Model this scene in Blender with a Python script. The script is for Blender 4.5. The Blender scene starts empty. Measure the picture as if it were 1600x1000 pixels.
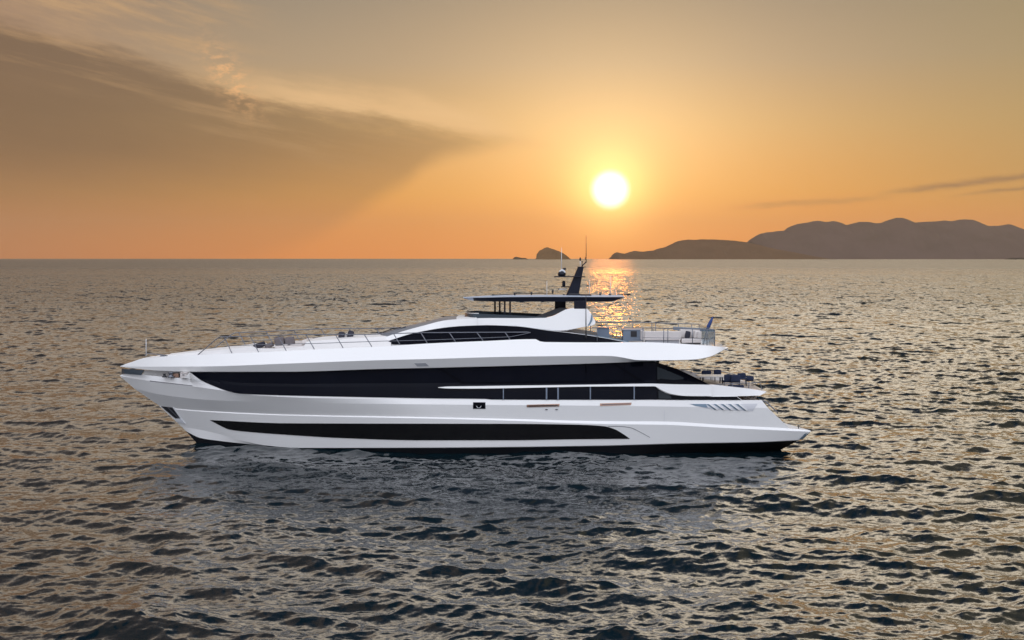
import bpy, math, random
import numpy as np
from mathutils import Vector
from mathutils.bvhtree import BVHTree

random.seed(4)
sc = bpy.context.scene
COL = sc.collection

# ------------------------------------------------------------------ camera
F, CH = 2040.0, 12.76                      # focal length in photo pixels (1600 wide), camera height
PITCH = math.atan(96.0 / F)
cam = bpy.data.cameras.new("camera")
cam.sensor_width = 36.0
cam.lens = 36.0 * F / 1600.0
cam.clip_start, cam.clip_end = 0.5, 200000.0
camo = bpy.data.objects.new("camera", cam)
camo.location = (0, 0, CH)
camo.rotation_euler = (math.pi / 2 - PITCH, 0, 0)
COL.objects.link(camo)
sc.camera = camo


def ray(u, v):
    cp, sp = math.cos(PITCH), math.sin(PITCH)
    a, b = (u - 800.0) / F, (500.0 - v) / F
    return np.array([a, cp + sp * b, -sp + cp * b])


def at(u, v, Y):
    d = ray(u, v)
    return np.array([0, 0, CH]) + d * (Y / d[1])


# ------------------------------------------------------------------ exposure, world, sun
sc.view_settings.view_transform = 'Standard'
sc.view_settings.look = 'None'
sc.view_settings.exposure = 0.0
sc.view_settings.gamma = 1.0
sc.cycles.max_bounces = 7
sc.cycles.volume_bounces = 0
sc.cycles.sample_clamp_indirect = 6.0
sc.cycles.caustics_reflective = False
sc.cycles.caustics_refractive = False

SUN_AZ = math.atan((953 - 800) / F)
SUN_EL = math.atan((404 - 297) / F)
SUN_DIR = (math.sin(SUN_AZ) * math.cos(SUN_EL), math.cos(SUN_AZ) * math.cos(SUN_EL), math.sin(SUN_EL))


def lin(r, g, b):
    f = lambda c: c / 12.92 if c <= 0.04045 else ((c + 0.055) / 1.055) ** 2.4
    return (f(r / 255), f(g / 255), f(b / 255), 1.0)


class X:
    """Tiny expression wrapper over Math nodes."""
    nt = None

    def __init__(s, o): s.o = o

    @staticmethod
    def m(op, *a, clamp=False):
        n = X.nt.nodes.new("ShaderNodeMath"); n.operation = op; n.use_clamp = clamp
        for i, q in enumerate(a):
            if isinstance(q, X): X.nt.links.new(q.o, n.inputs[i])
            else: n.inputs[i].default_value = q
        return X(n.outputs[0])

    def __add__(s, q): return X.m('ADD', s, q)
    def __radd__(s, q): return X.m('ADD', q, s)
    def __sub__(s, q): return X.m('SUBTRACT', s, q)
    def __rsub__(s, q): return X.m('SUBTRACT', q, s)
    def __mul__(s, q): return X.m('MULTIPLY', s, q)
    def __rmul__(s, q): return X.m('MULTIPLY', q, s)
    def __truediv__(s, q): return X.m('DIVIDE', s, q)
    def exp(s): return X.m('EXPONENT', s)


def sstep(x, a, b):
    n = X.nt.nodes.new("ShaderNodeMapRange"); n.interpolation_type = 'SMOOTHSTEP'
    X.nt.links.new(x.o, n.inputs[0])
    n.inputs[1].default_value = a; n.inputs[2].default_value = b
    n.inputs[3].default_value = 0.0; n.inputs[4].default_value = 1.0
    if a > b:
        n.inputs[1].default_value = b; n.inputs[2].default_value = a
        n.inputs[3].default_value = 1.0; n.inputs[4].default_value = 0.0
    return X(n.outputs[0])


def fcurve(x, lo, hi, pts, ylo, yhi):
    """piecewise curve y(x) via a Float Curve node"""
    t = X.m('DIVIDE', x - lo, hi - lo, clamp=True)
    n = X.nt.nodes.new("ShaderNodeFloatCurve")
    X.nt.links.new(t.o, n.inputs['Value'])
    c = n.mapping.curves[0]
    q = [((px - lo) / (hi - lo), (py - ylo) / (yhi - ylo)) for px, py in pts]
    c.points[0].location = q[0]; c.points[1].location = q[-1]
    for a in q[1:-1]: c.points.new(*a)
    n.mapping.update()
    return X(n.outputs[0]) * (yhi - ylo) + ylo


def ramp(x, stops):
    n = X.nt.nodes.new("ShaderNodeValToRGB")
    X.nt.links.new(x.o, n.inputs[0])
    e = n.color_ramp.elements
    e[0].position, e[0].color = stops[0]
    e[1].position, e[1].color = stops[-1]
    for p, c in stops[1:-1]:
        k = e.new(p); k.color = c
    return n.outputs[0]


def mixc(f, a, b, mode='MIX'):
    n = X.nt.nodes.new("ShaderNodeMix"); n.data_type = 'RGBA'; n.blend_type = mode; n.clamp_result = False; n.clamp_factor = False
    if isinstance(f, X): X.nt.links.new(f.o, n.inputs[0])
    else: n.inputs[0].default_value = f
    for i, q in ((6, a), (7, b)):
        if isinstance(q, tuple): n.inputs[i].default_value = q
        else: X.nt.links.new(q, n.inputs[i])
    return n.outputs[2]


def noise(vec, scale, detail=4, rough=0.55, out='Fac'):
    n = X.nt.nodes.new("ShaderNodeTexNoise")
    if vec is not None: X.nt.links.new(vec, n.inputs['Vector'])
    n.inputs['Scale'].default_value = scale; n.inputs['Detail'].default_value = detail
    n.inputs['Roughness'].default_value = rough
    return X(n.outputs[out])


def comb(x, y, z=0.0):
    n = X.nt.nodes.new("ShaderNodeCombineXYZ")
    for i, q in enumerate((x, y, z)):
        if isinstance(q, X): X.nt.links.new(q.o, n.inputs[i])
        else: n.inputs[i].default_value = q
    return n.outputs[0]


world = bpy.data.worlds.new("World")
sc.world = world
world.use_nodes = True
nt = world.node_tree
nt.nodes.clear()
X.nt = nt
out = nt.nodes.new("ShaderNodeOutputWorld")
bg = nt.nodes.new("ShaderNodeBackground")
nt.links.new(bg.outputs[0], out.inputs[0])
tc = nt.nodes.new("ShaderNodeTexCoord")
sep = nt.nodes.new("ShaderNodeSeparateXYZ")
nt.links.new(tc.outputs['Generated'], sep.inputs[0])
dx, dy, dz = (X(sep.outputs[i]) for i in range(3))
DEG = 180 / math.pi
az = X.m('ARCTAN2', dx, dy) * DEG
el = X.m('ARCSINE', dz) * DEG
# angle to the sun in degrees
dot = dx * SUN_DIR[0] + dy * SUN_DIR[1] + dz * SUN_DIR[2]
th = X.m('ARCCOSINE', X.m('MINIMUM', dot, 1.0)) * DEG

cl = lambda r, g, b: lin(r, g, b)
base = ramp(X.m('DIVIDE', el, 60.0, clamp=True), [
    (0.0, cl(250, 150, 66)), (0.02, cl(248, 157, 70)), (0.047, cl(233, 164, 80)), (0.095, cl(204, 163, 108)),
    (0.14, cl(172, 151, 124)), (0.19, cl(147, 136, 120)), (0.24, (0.56, 0.50, 0.45, 1)), (0.30, (0.70, 0.67, 0.68, 1)),
    (0.40, (0.27, 0.265, 0.28, 1)), (0.54, (0.085, 0.095, 0.125, 1)), (0.72, (0.035, 0.045, 0.075, 1)), (1.0, (0.016, 0.026, 0.05, 1))])
# darker away from the sun along the horizon
side = sstep(az, -8.0, -26.0) * sstep(el, 20.0, 9.0)
base = mixc(side * 0.45, base, cl(176, 122, 88), 'MIX')
sider = sstep(az, 10.0, 26.0) * sstep(el, 0.0, 4.0)
base = mixc(sider * 0.5, base, cl(168, 148, 98), 'MIX')


def glow(width, col):
    g = (th * (-1.0 / width)).exp()
    return mixc(g, (0, 0, 0, 1), col)


def glow2(width, col):
    g = ((th / width) * (th / width) * -1.0).exp()
    return mixc(g, (0, 0, 0, 1), col)


broad = X.m('MULTIPLY', ((az - 16.0) / 22.0) * ((az - 16.0) / 22.0) * -1.0, 1.0).exp() * sstep(el, 11.5, 17.0) * sstep(el, 31.0, 16.0)
westl = X.m('MULTIPLY', ((az + 22.0) / 16.0) * ((az + 22.0) / 16.0) * -1.0, 1.0).exp() * sstep(el, 11.5, 16.0) * sstep(el, 27.0, 16.0)
base = mixc(westl * 0.7, base, (1.15, 0.92, 0.66, 1))
base = mixc(broad, base, (2.5, 2.12, 1.6, 1))
sky = mixc(0.25 + 0.75 * sstep(el, 0.0, 6.5), base, mixc(1.0, base, glow(4.3, (0.64, 0.58, 0.34, 1)), 'ADD'))
sky = mixc(1.0, sky, glow(6.0, (0.50, 0.18, 0.0, 1)), 'ADD')
# left-hand cloud sheet, its edge as elevation over azimuth
D = lambda u, v: ((u - 800) / 35.6, (404 - v) / 35.6)
top_pts = [(-60, 6.0), (-40, 8.5), D(0, 55), D(150, 78), D(260, 106), D(340, 138), D(400, 158), D(520, 172), D(650, 190),
           D(740, 205), D(820, 218), D(880, 232), (6, 3.6)]
warp1 = (noise(comb(az * 0.33 + el * 0.1, el * 1.5 + az * 0.25, 3.0), 1.0, 7, 0.68) - 0.5)
warp2 = (noise(comb(az * 0.12, el * 0.5, 8.0), 1.0, 3, 0.5) - 0.5)
edge = fcurve(az, -60, 6, top_pts, 0, 12) + warp1 * 1.7 * sstep(az, 3.0, -6.0) + warp2 * 1.1 * sstep(az, 2.0, -6.0)
below = sstep(edge - el, -0.25, 0.8)
low_edge = fcurve(az, -60, 6, [(-60, -3.0), (-14, -1.0), D(620, 312), D(680, 268), D(740, 250), D(820, 236), D(880, 231), (6, 5.6)], -4, 8)
above = sstep(el - low_edge + warp1 * 0.4, -0.15, 1.1)
band = sstep(el, 0.2, 5.2)
leftness = sstep(az, 0.5, -20.0)
streak = noise(comb(az * 0.16 + el * 0.1, el * 0.9 + az * 0.1, 1.0), 1.2, 5, 0.6)
dark = sstep(el, 22.0, 12.5) * below * above * (0.42 + 0.36 * leftness + 0.14 * (streak - 0.5)) * (0.25 + 0.75 * band)
sky = mixc(dark, sky, (0.165, 0.105, 0.062, 1))
# bright rim above the sheet edge
rim = sstep(el - edge, -0.5, 0.05) * sstep(el - edge, 1.5, 0.1) * sstep(az, -15, -8) * sstep(az, 1.5, -2)
sky = mixc(rim * (0.40 + 0.7 * (streak - 0.35)), sky, cl(250, 205, 150))
# wisps upper left
wis = noise(comb(az * 0.16 + el * 0.05, el * 1.0 + az * 0.22, 5.0), 1.0, 8, 0.66)
wm = sstep(wis, 0.42, 0.66) * sstep(az, -9, -15) * sstep(el - edge, -0.6, 1.2)
sky = mixc(wm * 0.75, sky, cl(205, 165, 120))
fib = noise(comb(az * 0.13, el * 1.5 + az * 0.30, 11.0), 1.3, 8, 0.7)
wm2 = sstep(fib, 0.46, 0.68) * sstep(edge - el, -0.3, 0.2) * sstep(edge - el, 3.2, 0.5) * sstep(az, 0.0, -10.0)
sky = mixc(wm2 * 0.42, sky, cl(200, 160, 115))
# small curdled bright knot of cloud
kd = ((az + 12.1) * (az + 12.1) * 1.1 + (el - 7.6 + (az + 12.1) * 0.9) * (el - 7.6 + (az + 12.1) * 0.9) * 1.3)
kn = noise(comb(az * 1.3, el * 2.6, 2.0), 1.6, 6, 0.65)
sky = mixc((kd * -0.9).exp() * sstep(kn, 0.42, 0.66) * 0.75, sky, cl(250, 190, 130))


# thin dark streaks on the right
def strk(a0, e0, slope, a_lo, a_hi, w, k):
    line = el - (az - a0) * slope - e0 + (noise(comb(az * 0.6, el * 2, 9.0), 1.0, 3) - 0.5) * 0.25
    g = ((line / w) * (line / w) * -1.0).exp() * sstep(az, a_lo, a_lo + 3) * sstep(az, a_hi + 3, a_hi)
    return g * k * (0.5 + noise(comb(az * 1.2, el * 5, 4.0), 1.0, 3))


sky = mixc(strk(20.0, 3.2, 0.11, 15.0, 30.0, 0.13, 0.6), sky, (0.28, 0.15, 0.09, 1))
sky = mixc(strk(22.0, 2.95, 0.11, 18.0, 30.0, 0.08, 0.5), sky, (0.28, 0.15, 0.09, 1))
sky = mixc(strk(12.0, 2.35, 0.05, 8.5, 14.0, 0.14, 0.3), sky, (0.35, 0.17, 0.09, 1))
# sun halo and disc
sky = mixc(1.0, sky, glow2(1.6, (0.55, 0.50, 0.16, 1)), 'ADD')
sky = mixc(sstep(th, 1.0, 0.35), sky, (2.6, 2.5, 2.1, 1))
# eastern sky, behind the camera: brighter, cool and slightly pink
back = sstep(dy, 0.15, -0.45)
east = ramp(X.m('DIVIDE', el, 90.0, clamp=True), [
    (0.0, (0.60, 0.58, 0.66, 1)), (0.12, (0.95, 0.95, 1.08, 1)), (0.3, (1.80, 1.88, 2.08, 1)),
    (0.6, (2.1, 2.2, 2.5, 1)), (1.0, (0.6, 0.7, 0.95, 1))])
sky = mixc(back, sky, east)
nt.links.new(sky, bg.inputs[0])
bg.inputs[1].default_value = 1.0
world.cycles.sampling_method = 'MANUAL'
world.cycles.sample_map_resolution = 2048

sl = bpy.data.lights.new("sun", 'SUN')
sl.energy = 0.05
sl.angle = math.radians(1.8)
sl.color = (1.0, 0.28, 0.03)
so = bpy.data.objects.new("sun", sl)
so.rotation_euler = Vector(SUN_DIR).to_track_quat('Z', 'Y').to_euler()
so.location = (60, 600, 60)
COL.objects.link(so)


# ------------------------------------------------------------------ materials
def mat(name, col, rough=0.5, metal=0.0, spec=0.5, coat=0.0, var=0.0, vscale=3.0, alpha=1.0, bump=0.0, bscale=40.0):
    m = bpy.data.materials.new(name); m.use_nodes = True
    t = m.node_tree; p = t.nodes['Principled BSDF']; X.nt = t
    p.inputs['Base Color'].default_value = (*col, 1)
    p.inputs['Roughness'].default_value = rough
    p.inputs['Metallic'].default_value = metal
    p.inputs['Specular IOR Level'].default_value = spec
    p.inputs['Coat Weight'].default_value = coat
    p.inputs['Coat Roughness'].default_value = 0.04
    p.inputs['Alpha'].default_value = alpha
    c = t.nodes.new("ShaderNodeTexCoord")
    if var:
        nz = noise(c.outputs['Object'], vscale, 4)
        a = tuple(min(1, q * (1 - var)) for q in col) + (1,); b = tuple(min(1, q * (1 + var)) for q in col) + (1,)
        t.links.new(mixc(nz, a, b), p.inputs['Base Color'])
    if bump:
        nz = noise(c.outputs['Object'], bscale, 3)
        bn = t.nodes.new("ShaderNodeBump"); bn.inputs['Strength'].default_value = bump; bn.inputs['Distance'].default_value = 0.02
        t.links.new(nz.o, bn.inputs['Height']); t.links.new(bn.outputs[0], p.inputs['Normal'])
    return m


WHITE = mat("white_gelcoat", (0.82, 0.82, 0.81), 0.16, spec=0.5, coat=0.5, var=0.02, vscale=0.4, bump=0.10, bscale=1.3)
DECKW = mat("white_deck", (0.74, 0.73, 0.72), 0.75, spec=0.08, var=0.04, vscale=1.5)
TEAK = mat("grey_teak", (0.42, 0.37, 0.33), 0.6, var=0.15, vscale=6)
BLACKP = mat("black_bottom_paint", (0.008, 0.009, 0.012), 0.5, spec=0.15)
GLASS = mat("black_tinted_glass", (0.0035, 0.0045, 0.009), 0.05, spec=0.06, var=0.3, vscale=0.5)
GLASSB = mat("black_tinted_glass_panel", (0.002, 0.0025, 0.005), 0.06, spec=0.045)
GLASSL = mat("glossy_black_hull_glass", (0.002, 0.002, 0.003), 0.03, spec=0.28, bump=0.5, bscale=1.6)
DIMG = mat("dim_see_through_glass", (0.022, 0.027, 0.032), 0.1, spec=0.1)
MATTW = mat("matt_white_deck_moulding", (0.78, 0.77, 0.76), 0.7, spec=0.08)
SMOKE = mat("smoked_screen", (0.045, 0.06, 0.075), 0.15, spec=0.2)
WSHIELD = mat("windshield_glass", (0.11, 0.145, 0.20), 0.3, spec=0.06, var=0.25, vscale=1.2)  # bluish reflection put into the glass's base colour
NAVY = mat("dark_navy_paint", (0.010, 0.012, 0.022), 0.3, spec=0.2, coat=0.05)
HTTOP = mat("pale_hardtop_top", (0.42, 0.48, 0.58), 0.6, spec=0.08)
STEEL = mat("brushed_steel", (0.17, 0.18, 0.21), 0.35, metal=0.6)
POSTM = mat("blue_grey_post", (0.12, 0.15, 0.20), 0.35, metal=0.3)
COPPER = mat("bronze_trim", (0.36, 0.22, 0.16), 0.3, metal=0.6)
CREAM = mat("cream_upholstery", (0.66, 0.62, 0.60), 0.85, spec=0.2, var=0.05, vscale=8, bump=0.3, bscale=30)
TAUPE = mat("taupe_cushion_fabric", (0.17, 0.15, 0.155), 0.9, spec=0.1, var=0.12, vscale=14, bump=0.3, bscale=50)
CHAR = mat("charcoal_cushion_fabric", (0.045, 0.045, 0.06), 0.9, spec=0.1, var=0.2, vscale=14, bump=0.3, bscale=50)
NAVYF = mat("navy_chair_fabric", (0.03, 0.04, 0.075), 0.85, spec=0.1, var=0.2, vscale=14)
GREYCAB = mat("blue_grey_cabinet", (0.17, 0.21, 0.27), 0.45, var=0.06, vscale=4)
GREYP = mat("pale_grey_paint_and_shade", (0.38, 0.39, 0.42), 0.4)
GOLD = mat("gilt_metal", (0.85, 0.55, 0.2), 0.25, metal=0.9)
BLUEF = mat("blue_flag_cloth", (0.03, 0.06, 0.20), 0.8, var=0.3, vscale=6)
BLUEG = mat("blue_grey_shade_and_vent", (0.20, 0.27, 0.34), 0.7, spec=0.06)  # holds the bluish shade of turned-away faces; also colours the vent
SLATM = mat("pale_slat", (0.60, 0.61, 0.64), 0.35)
DARKM = mat("dark_fittings", (0.02, 0.02, 0.025), 0.4)
WHITEM = mat("white_fitting", (0.7, 0.72, 0.75), 0.35)
SEAM = mat("dark_seam", (0.10, 0.10, 0.12), 0.5)


def glassy(name, col, alpha):
    m = mat(name, col, 0.05, spec=0.5, alpha=alpha)
    return m


CLEAR = glassy("clear_rail_glass", (0.10, 0.16, 0.20), 0.55)


# ------------------------------------------------------------------ sea
def tile(N, L, lmin, lmax, slope, wdir, spread, seed, power=4.0):
    rs = np.random.RandomState(seed)
    k1 = 2 * np.pi * np.fft.fftfreq(N, L / N)
    kx, ky = np.meshgrid(k1, k1, indexing='ij')
    k = np.hypot(kx, ky); k[0, 0] = 1
    th_ = np.arctan2(ky, kx)
    S = k ** (-power) * np.exp(-(2 * np.pi / lmax / k) ** 4) * np.exp(-(k * lmin / 2 / np.pi) ** 4)
    S *= np.abs(np.cos(th_ - wdir)) ** spread + 0.06
    S[0, 0] = 0
    A = np.sqrt(S) * (rs.randn(N, N) + 1j * rs.randn(N, N))
    h = np.fft.ifft2(A).real
    sxx = np.fft.ifft2(1j * kx * A).real; syy = np.fft.ifft2(1j * ky * A).real
    c = slope / math.sqrt((sxx ** 2 + syy ** 2).mean())
    Dx = np.fft.ifft2(1j * kx / k * A).real; Dy = np.fft.ifft2(1j * ky / k * A).real
    return np.stack([h, Dx, Dy], -1) * c, L


def samp(T, x, y, rot):
    f, L = T
    N = f.shape[0]
    c, s = math.cos(rot), math.sin(rot)
    a = ((c * x + s * y) / L % 1.0) * N; b = ((-s * x + c * y) / L % 1.0) * N
    i = np.floor(a).astype(int); j = np.floor(b).astype(int)
    fa = (a - i)[..., None]; fb = (b - j)[..., None]
    i %= N; j %= N; i2 = (i + 1) % N; j2 = (j + 1) % N
    r = f[i, j] * (1 - fa) * (1 - fb) + f[i2, j] * fa * (1 - fb) + f[i, j2] * (1 - fa) * fb + f[i2, j2] * fa * fb
    gx = c * r[..., 1] - s * r[..., 2]; gy = s * r[..., 1] + c * r[..., 2]
    return r[..., 0], gx, gy


def build_sea():
    W = math.radians(97)
    bands = [(tile(512, 170, 3.2, 15, 0.080, math.radians(60), 6, 1, 3.5), 0.2, 1500, 4000),
             (tile(512, 73, 0.85, 3.6, 0.140, W, 4, 2, 3.5), -0.35, 400, 900),
             (tile(512, 41, 0.55, 2.0, 0.105, math.radians(122), 3, 7, 3.4), 0.5, 300, 700),
             (tile(512, 17.3, 0.20, 0.9, 0.15, W, 1.6, 3, 3.3), 0.15, 140, 320)]
    # wave directions are set in each tile's own frame, so undo its turn
    r = [0.3]
    while r[-1] < 22: r.append(r[-1] * 1.06)
    while r[-1] < 1100: r.append(r[-1] * 1.0021)
    while r[-1] < 90000: r.append(r[-1] * 1.03)
    r = np.array(r)
    half = math.radians(29)
    a1 = np.arange(-half, half, 0.0012)
    a2 = np.arange(half, 2 * math.pi - half - 0.01, math.radians(2.0))
    a = np.concatenate([a1, a2])
    R, A = np.meshgrid(r, a, indexing='ij')
    x = R * np.sin(A); y = R * np.cos(A)
    z = np.zeros_like(x); ox = np.zeros_like(x); oy = np.zeros_like(x)
    # patchiness of wind over the sea
    patch = 1.0 + 0.28 * np.sin(x * 0.021 + y * 0.013 + 1.3) * np.sin(x * 0.009 - y * 0.017 + 0.4)
    sector = np.clip((math.radians(34) - np.abs((A + math.pi) % (2 * math.pi) - math.pi)) / math.radians(4), 0, 1)
    for n, (T, rot, f0, f1) in enumerate(bands):
        w = np.clip((f1 - R) / (f1 - f0), 0, 1)
        if n: w = w * patch * sector
        h, gx, gy = samp(T, x, y, rot)
        z += h * w; ox += gx * w * 1.15; oy += gy * w * 1.15
    x = x + ox; y = y + oy
    nr, na = x.shape
    co = np.stack([x, y, z], -1).reshape(-1, 3).astype(np.float32)
    I = np.arange(nr - 1)[:, None] * na; J = np.arange(na)[None, :]; J2 = (J + 1) % na
    q = np.stack([I + J, I + na + J, I + na + J2, I + J2], -1).reshape(-1, 4)[:, ::-1]
    me = bpy.data.meshes.new("sea")
    me.vertices.add(len(co)); me.vertices.foreach_set("co", co.ravel())
    nf = len(q)
    me.loops.add(nf * 4); me.loops.foreach_set("vertex_index", q.ravel().astype(np.int32))
    me.polygons.add(nf)
    me.polygons.foreach_set("loop_start", np.arange(0, nf * 4, 4, dtype=np.int32))
    me.polygons.foreach_set("use_smooth", np.ones(nf, dtype=bool))
    me.update(calc_edges=True)
    o = bpy.data.objects.new("sea", me); COL.objects.link(o)
    o['kind'] = 'structure'
    o['label'] = 'rippled dark sea reflecting the orange sunset'
    # material
    m = bpy.data.materials.new("sea_water"); m.use_nodes = True
    t = m.node_tree; X.nt = t; p = t.nodes['Principled BSDF']
    p.inputs['Base Color'].default_value = (0.002, 0.009, 0.013, 1)
    p.inputs['IOR'].default_value = 1.62
    p.inputs['Specular IOR Level'].default_value = 0.5
    g = t.nodes.new("ShaderNodeNewGeometry")
    sp = t.nodes.new("ShaderNodeSeparateXYZ"); t.links.new(g.outputs['Position'], sp.inputs[0])
    px, py = X(sp.outputs[0]), X(sp.outputs[1])
    dist = X.m('SQRT', px * px + py * py)
    far1 = sstep(dist, 100, 500); far2 = sstep(dist, 400, 2200)
    vecs = comb(px * 0.8, py)

    def vadd(a, b, k):
        s = t.nodes.new("ShaderNodeVectorMath"); s.operation = 'SCALE'
        t.links.new(b, s.inputs[0])
        if isinstance(k, X): t.links.new(k.o, s.inputs['Scale'])
        else: s.inputs['Scale'].default_value = k
        q_ = t.nodes.new("ShaderNodeVectorMath"); q_.operation = 'ADD'
        t.links.new(a, q_.inputs[0]); t.links.new(s.outputs[0], q_.inputs[1])
        return q_.outputs[0]

    def slope_noise(vec, scale, detail, rough=0.6):
        c = noise(vec, scale, detail, rough, 'Color')
        s = t.nodes.new("ShaderNodeVectorMath"); s.operation = 'SUBTRACT'
        t.links.new(c.o, s.inputs[0]); s.inputs[1].default_value = (0.5, 0.5, 0.5)
        q_ = t.nodes.new("ShaderNodeVectorMath"); q_.operation = 'MULTIPLY'
        t.links.new(s.outputs[0], q_.inputs[0]); q_.inputs[1].default_value = (0.8, 1.0, 0.0)
        return q_.outputs[0]
    nrm = g.outputs['Normal']
    patch = sstep(noise(comb(px * 0.11, py * 0.035), 1.0, 4, 0.6), 0.46, 0.70)
    patch2 = sstep(noise(comb(px * 0.5, py * 0.2 + px * 0.02), 1.0, 4, 0.6), 0.50, 0.68)
    nrm = vadd(nrm, slope_noise(vecs, 8.0, 6, 0.8), 0.46 + 0.15 * far1)
    nrm = vadd(nrm, slope_noise(comb(px * 0.6, py), 1.2, 4), far1 * (0.8 + 0.8 * patch))
    nrm = vadd(nrm, slope_noise(comb(px * 0.35, py * 0.6), 0.22, 3), far2 * (0.4 + 0.6 * patch))
    tl = comb(0.0, -1.0, 0.0)
    nrm = vadd(nrm, tl, far1 * (0.16 * patch + 0.30 * patch2))
    nv = t.nodes.new("ShaderNodeVectorMath"); nv.operation = 'NORMALIZE'; t.links.new(nrm, nv.inputs[0])
    t.links.new(nv.outputs[0], p.inputs['Normal'])
    ro = 0.07 + 0.10 * far1 + 0.12 * far2
    t.links.new(ro.o, p.inputs['Roughness'])
    me.materials.append(m)
    return o


build_sea()


# ------------------------------------------------------------------ islands
def island(name, label, ridge, Y, depth, seed, col, rough=0.12, base_v=406.0):
    rough = rough * 1.6
    """ridge: (u, v) skyline; a heightfield with the skyline half way through its depth"""
    us = np.array([p[0] for p in ridge], float); vs = np.array([p[1] for p in ridge], float)
    n, md = 240, 36
    u = np.linspace(us[0], us[-1], n)
    zr = np.interp(u, us, [at(800, q, Y + depth * 0.45)[2] for q in vs])
    rs = np.random.RandomState(seed)
    det = np.zeros(n)
    for f in (9, 19, 37, 71):
        det += np.interp(u, np.linspace(us[0], us[-1], f * 2), rs.randn(f * 2)) / f
    zr = np.maximum(zr + det * rough * zr.max() * np.clip(zr / zr.max() * 2, 0, 1), 1.0)
    co = []
    rn = rs.randn(24, 60)
    for j in range(md):
        t = j / (md - 1)
        prof = math.sin(math.pi * min(1, t / 0.9 * 0.5 + (0 if t < .45 else (t - .45) * 0.8))) if False else (1 - abs((t - 0.45) / (0.45 if t < .45 else 0.55)) ** 1.5)
        for i in range(n):
            s = i / (n - 1)
            a = s * 58; b = t * 22
            i0, j0 = int(a), int(b); fa, fb = a - i0, b - j0
            q = (rn[j0, i0] * (1 - fa) * (1 - fb) + rn[j0, i0 + 1] * fa * (1 - fb) + rn[j0 + 1, i0] * (1 - fa) * fb + rn[j0 + 1, i0 + 1] * fa * fb)
            x = (u[i] - 800) / F * (Y + depth * 0.45)
            z = zr[i] * prof * (1 + 0.12 * q * (1 - prof)) - 4
            if t == 0 or t == 1: z = -8
            co.append((x + q * 20 * (1 - prof), Y + depth * t, z))
    fc = [(j * n + i, j * n + i + 1, (j + 1) * n + i + 1, (j + 1) * n + i) for j in range(md - 1) for i in range(n - 1)]
    me = bpy.data.meshes.new(name); me.from_pydata(co, [], fc)
    me.polygons.foreach_set("use_smooth", np.ones(len(fc), dtype=bool))
    o = bpy.data.objects.new(name, me); COL.objects.link(o)
    o['kind'] = 'structure'; o['label'] = label
    m = bpy.data.materials.new(name + "_rock"); m.use_nodes = True; X.nt = m.node_tree
    p = m.node_tree.nodes['Principled BSDF']; p.inputs['Roughness'].default_value = 1.0; p.inputs['Specular IOR Level'].default_value = 0.0
    c = m.node_tree.nodes.new("ShaderNodeTexCoord")
    nz = noise(c.outputs['Object'], 0.0016, 10, 0.7)
    m.node_tree.links.new(mixc(nz, tuple(k * 0.15 for k in col) + (1,), tuple(k * 2.4 for k in col) + (1,)), p.inputs['Base Color'])  # strong random tone stands in for shading on the ridges
    me.materials.append(m)
    return o


MTN = [(1172, 404), (1172, 379), (1176, 373), (1186, 366), (1200, 362), (1216, 360.5), (1226, 360), (1233, 354), (1245, 349.5), (1262, 347),
       (1278, 343.6), (1290, 346), (1302, 345), (1312, 348), (1320, 351.5), (1332, 348), (1342, 345.3), (1356, 345.5), (1365, 348),
       (1375, 348.5), (1388, 344), (1400, 340), (1407, 339.6), (1416, 342), (1427, 347), (1440, 346.5), (1455, 346), (1475, 344),
       (1484, 345.5), (1500, 343), (1515, 343.2), (1528, 348), (1540, 352.5), (1560, 351), (1574, 349.5), (1588, 355.5), (1600, 360),
       (1640, 366), (1690, 380), (1740, 397), (1770, 406)]
HEAD = [(958, 405), (959, 396), (963, 393.5), (968, 394.5), (976, 396), (984, 393), (992, 390.8), (1003, 392.5), (1020, 391.5),
        (1028, 388), (1040, 384.5), (1056, 377), (1064, 375), (1075, 374.5), (1095, 373.2), (1110, 373.5), (1130, 374), (1150, 376),
        (1170, 379.5), (1190, 384), (1230, 392), (1270, 400), (1290, 405)]
ISLET = [(838, 406), (838.5, 397), (842, 392), (848, 388), (854, 385.6), (862, 387.5), (872, 391.5), (882, 396.5), (888, 401), (892, 406)]
ROCKS = [(801, 406), (803, 401.5), (807, 400.6), (813, 402), (817, 402.6), (821, 402.4), (824, 404), (826, 406)]
SPIT = [(1578, 406), (1580, 402.4), (1600, 402.2), (1640, 401.5), (1680, 402.5), (1700, 406)]
island("mountains", "high hazy mountain range along the right horizon", MTN, 27000, 5000, 1, (0.055, 0.034, 0.034), 0.05)
island("headland", "long low hazy headland in front of the mountains", HEAD, 23000, 2500, 2, (0.080, 0.040, 0.020), 0.06)
island("islet", "small steep islet alone left of the sun", ISLET, 19000, 900, 3, (0.11, 0.06, 0.025), 0.08)
island("rocks", "tiny low rocks beside the islet", ROCKS, 19000, 300, 4, (0.04, 0.03, 0.02), 0.1)
island("spit", "thin dark spit of land at far right horizon", SPIT, 18000, 500, 5, (0.02, 0.02, 0.022), 0.1)

# ------------------------------------------------------------------ yacht helpers
YC = 89.0
ROOT = np.array(at(728, 700, YC)); ROOT[1] = YC; ROOT[2] = 0.0


def tag(o, label=None, cat=None, group=None, kind=None):
    for k_, v_ in (('label', label), ('category', cat), ('group', group), ('kind', kind)):
        if v_: o[k_] = v_
    return o


def empty(name, loc):
    o = bpy.data.objects.new(name, None); o.location = loc; o.empty_display_size = 0.3
    COL.objects.link(o); return o


ORG = {}                                   # world origin of each object used as a parent


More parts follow.
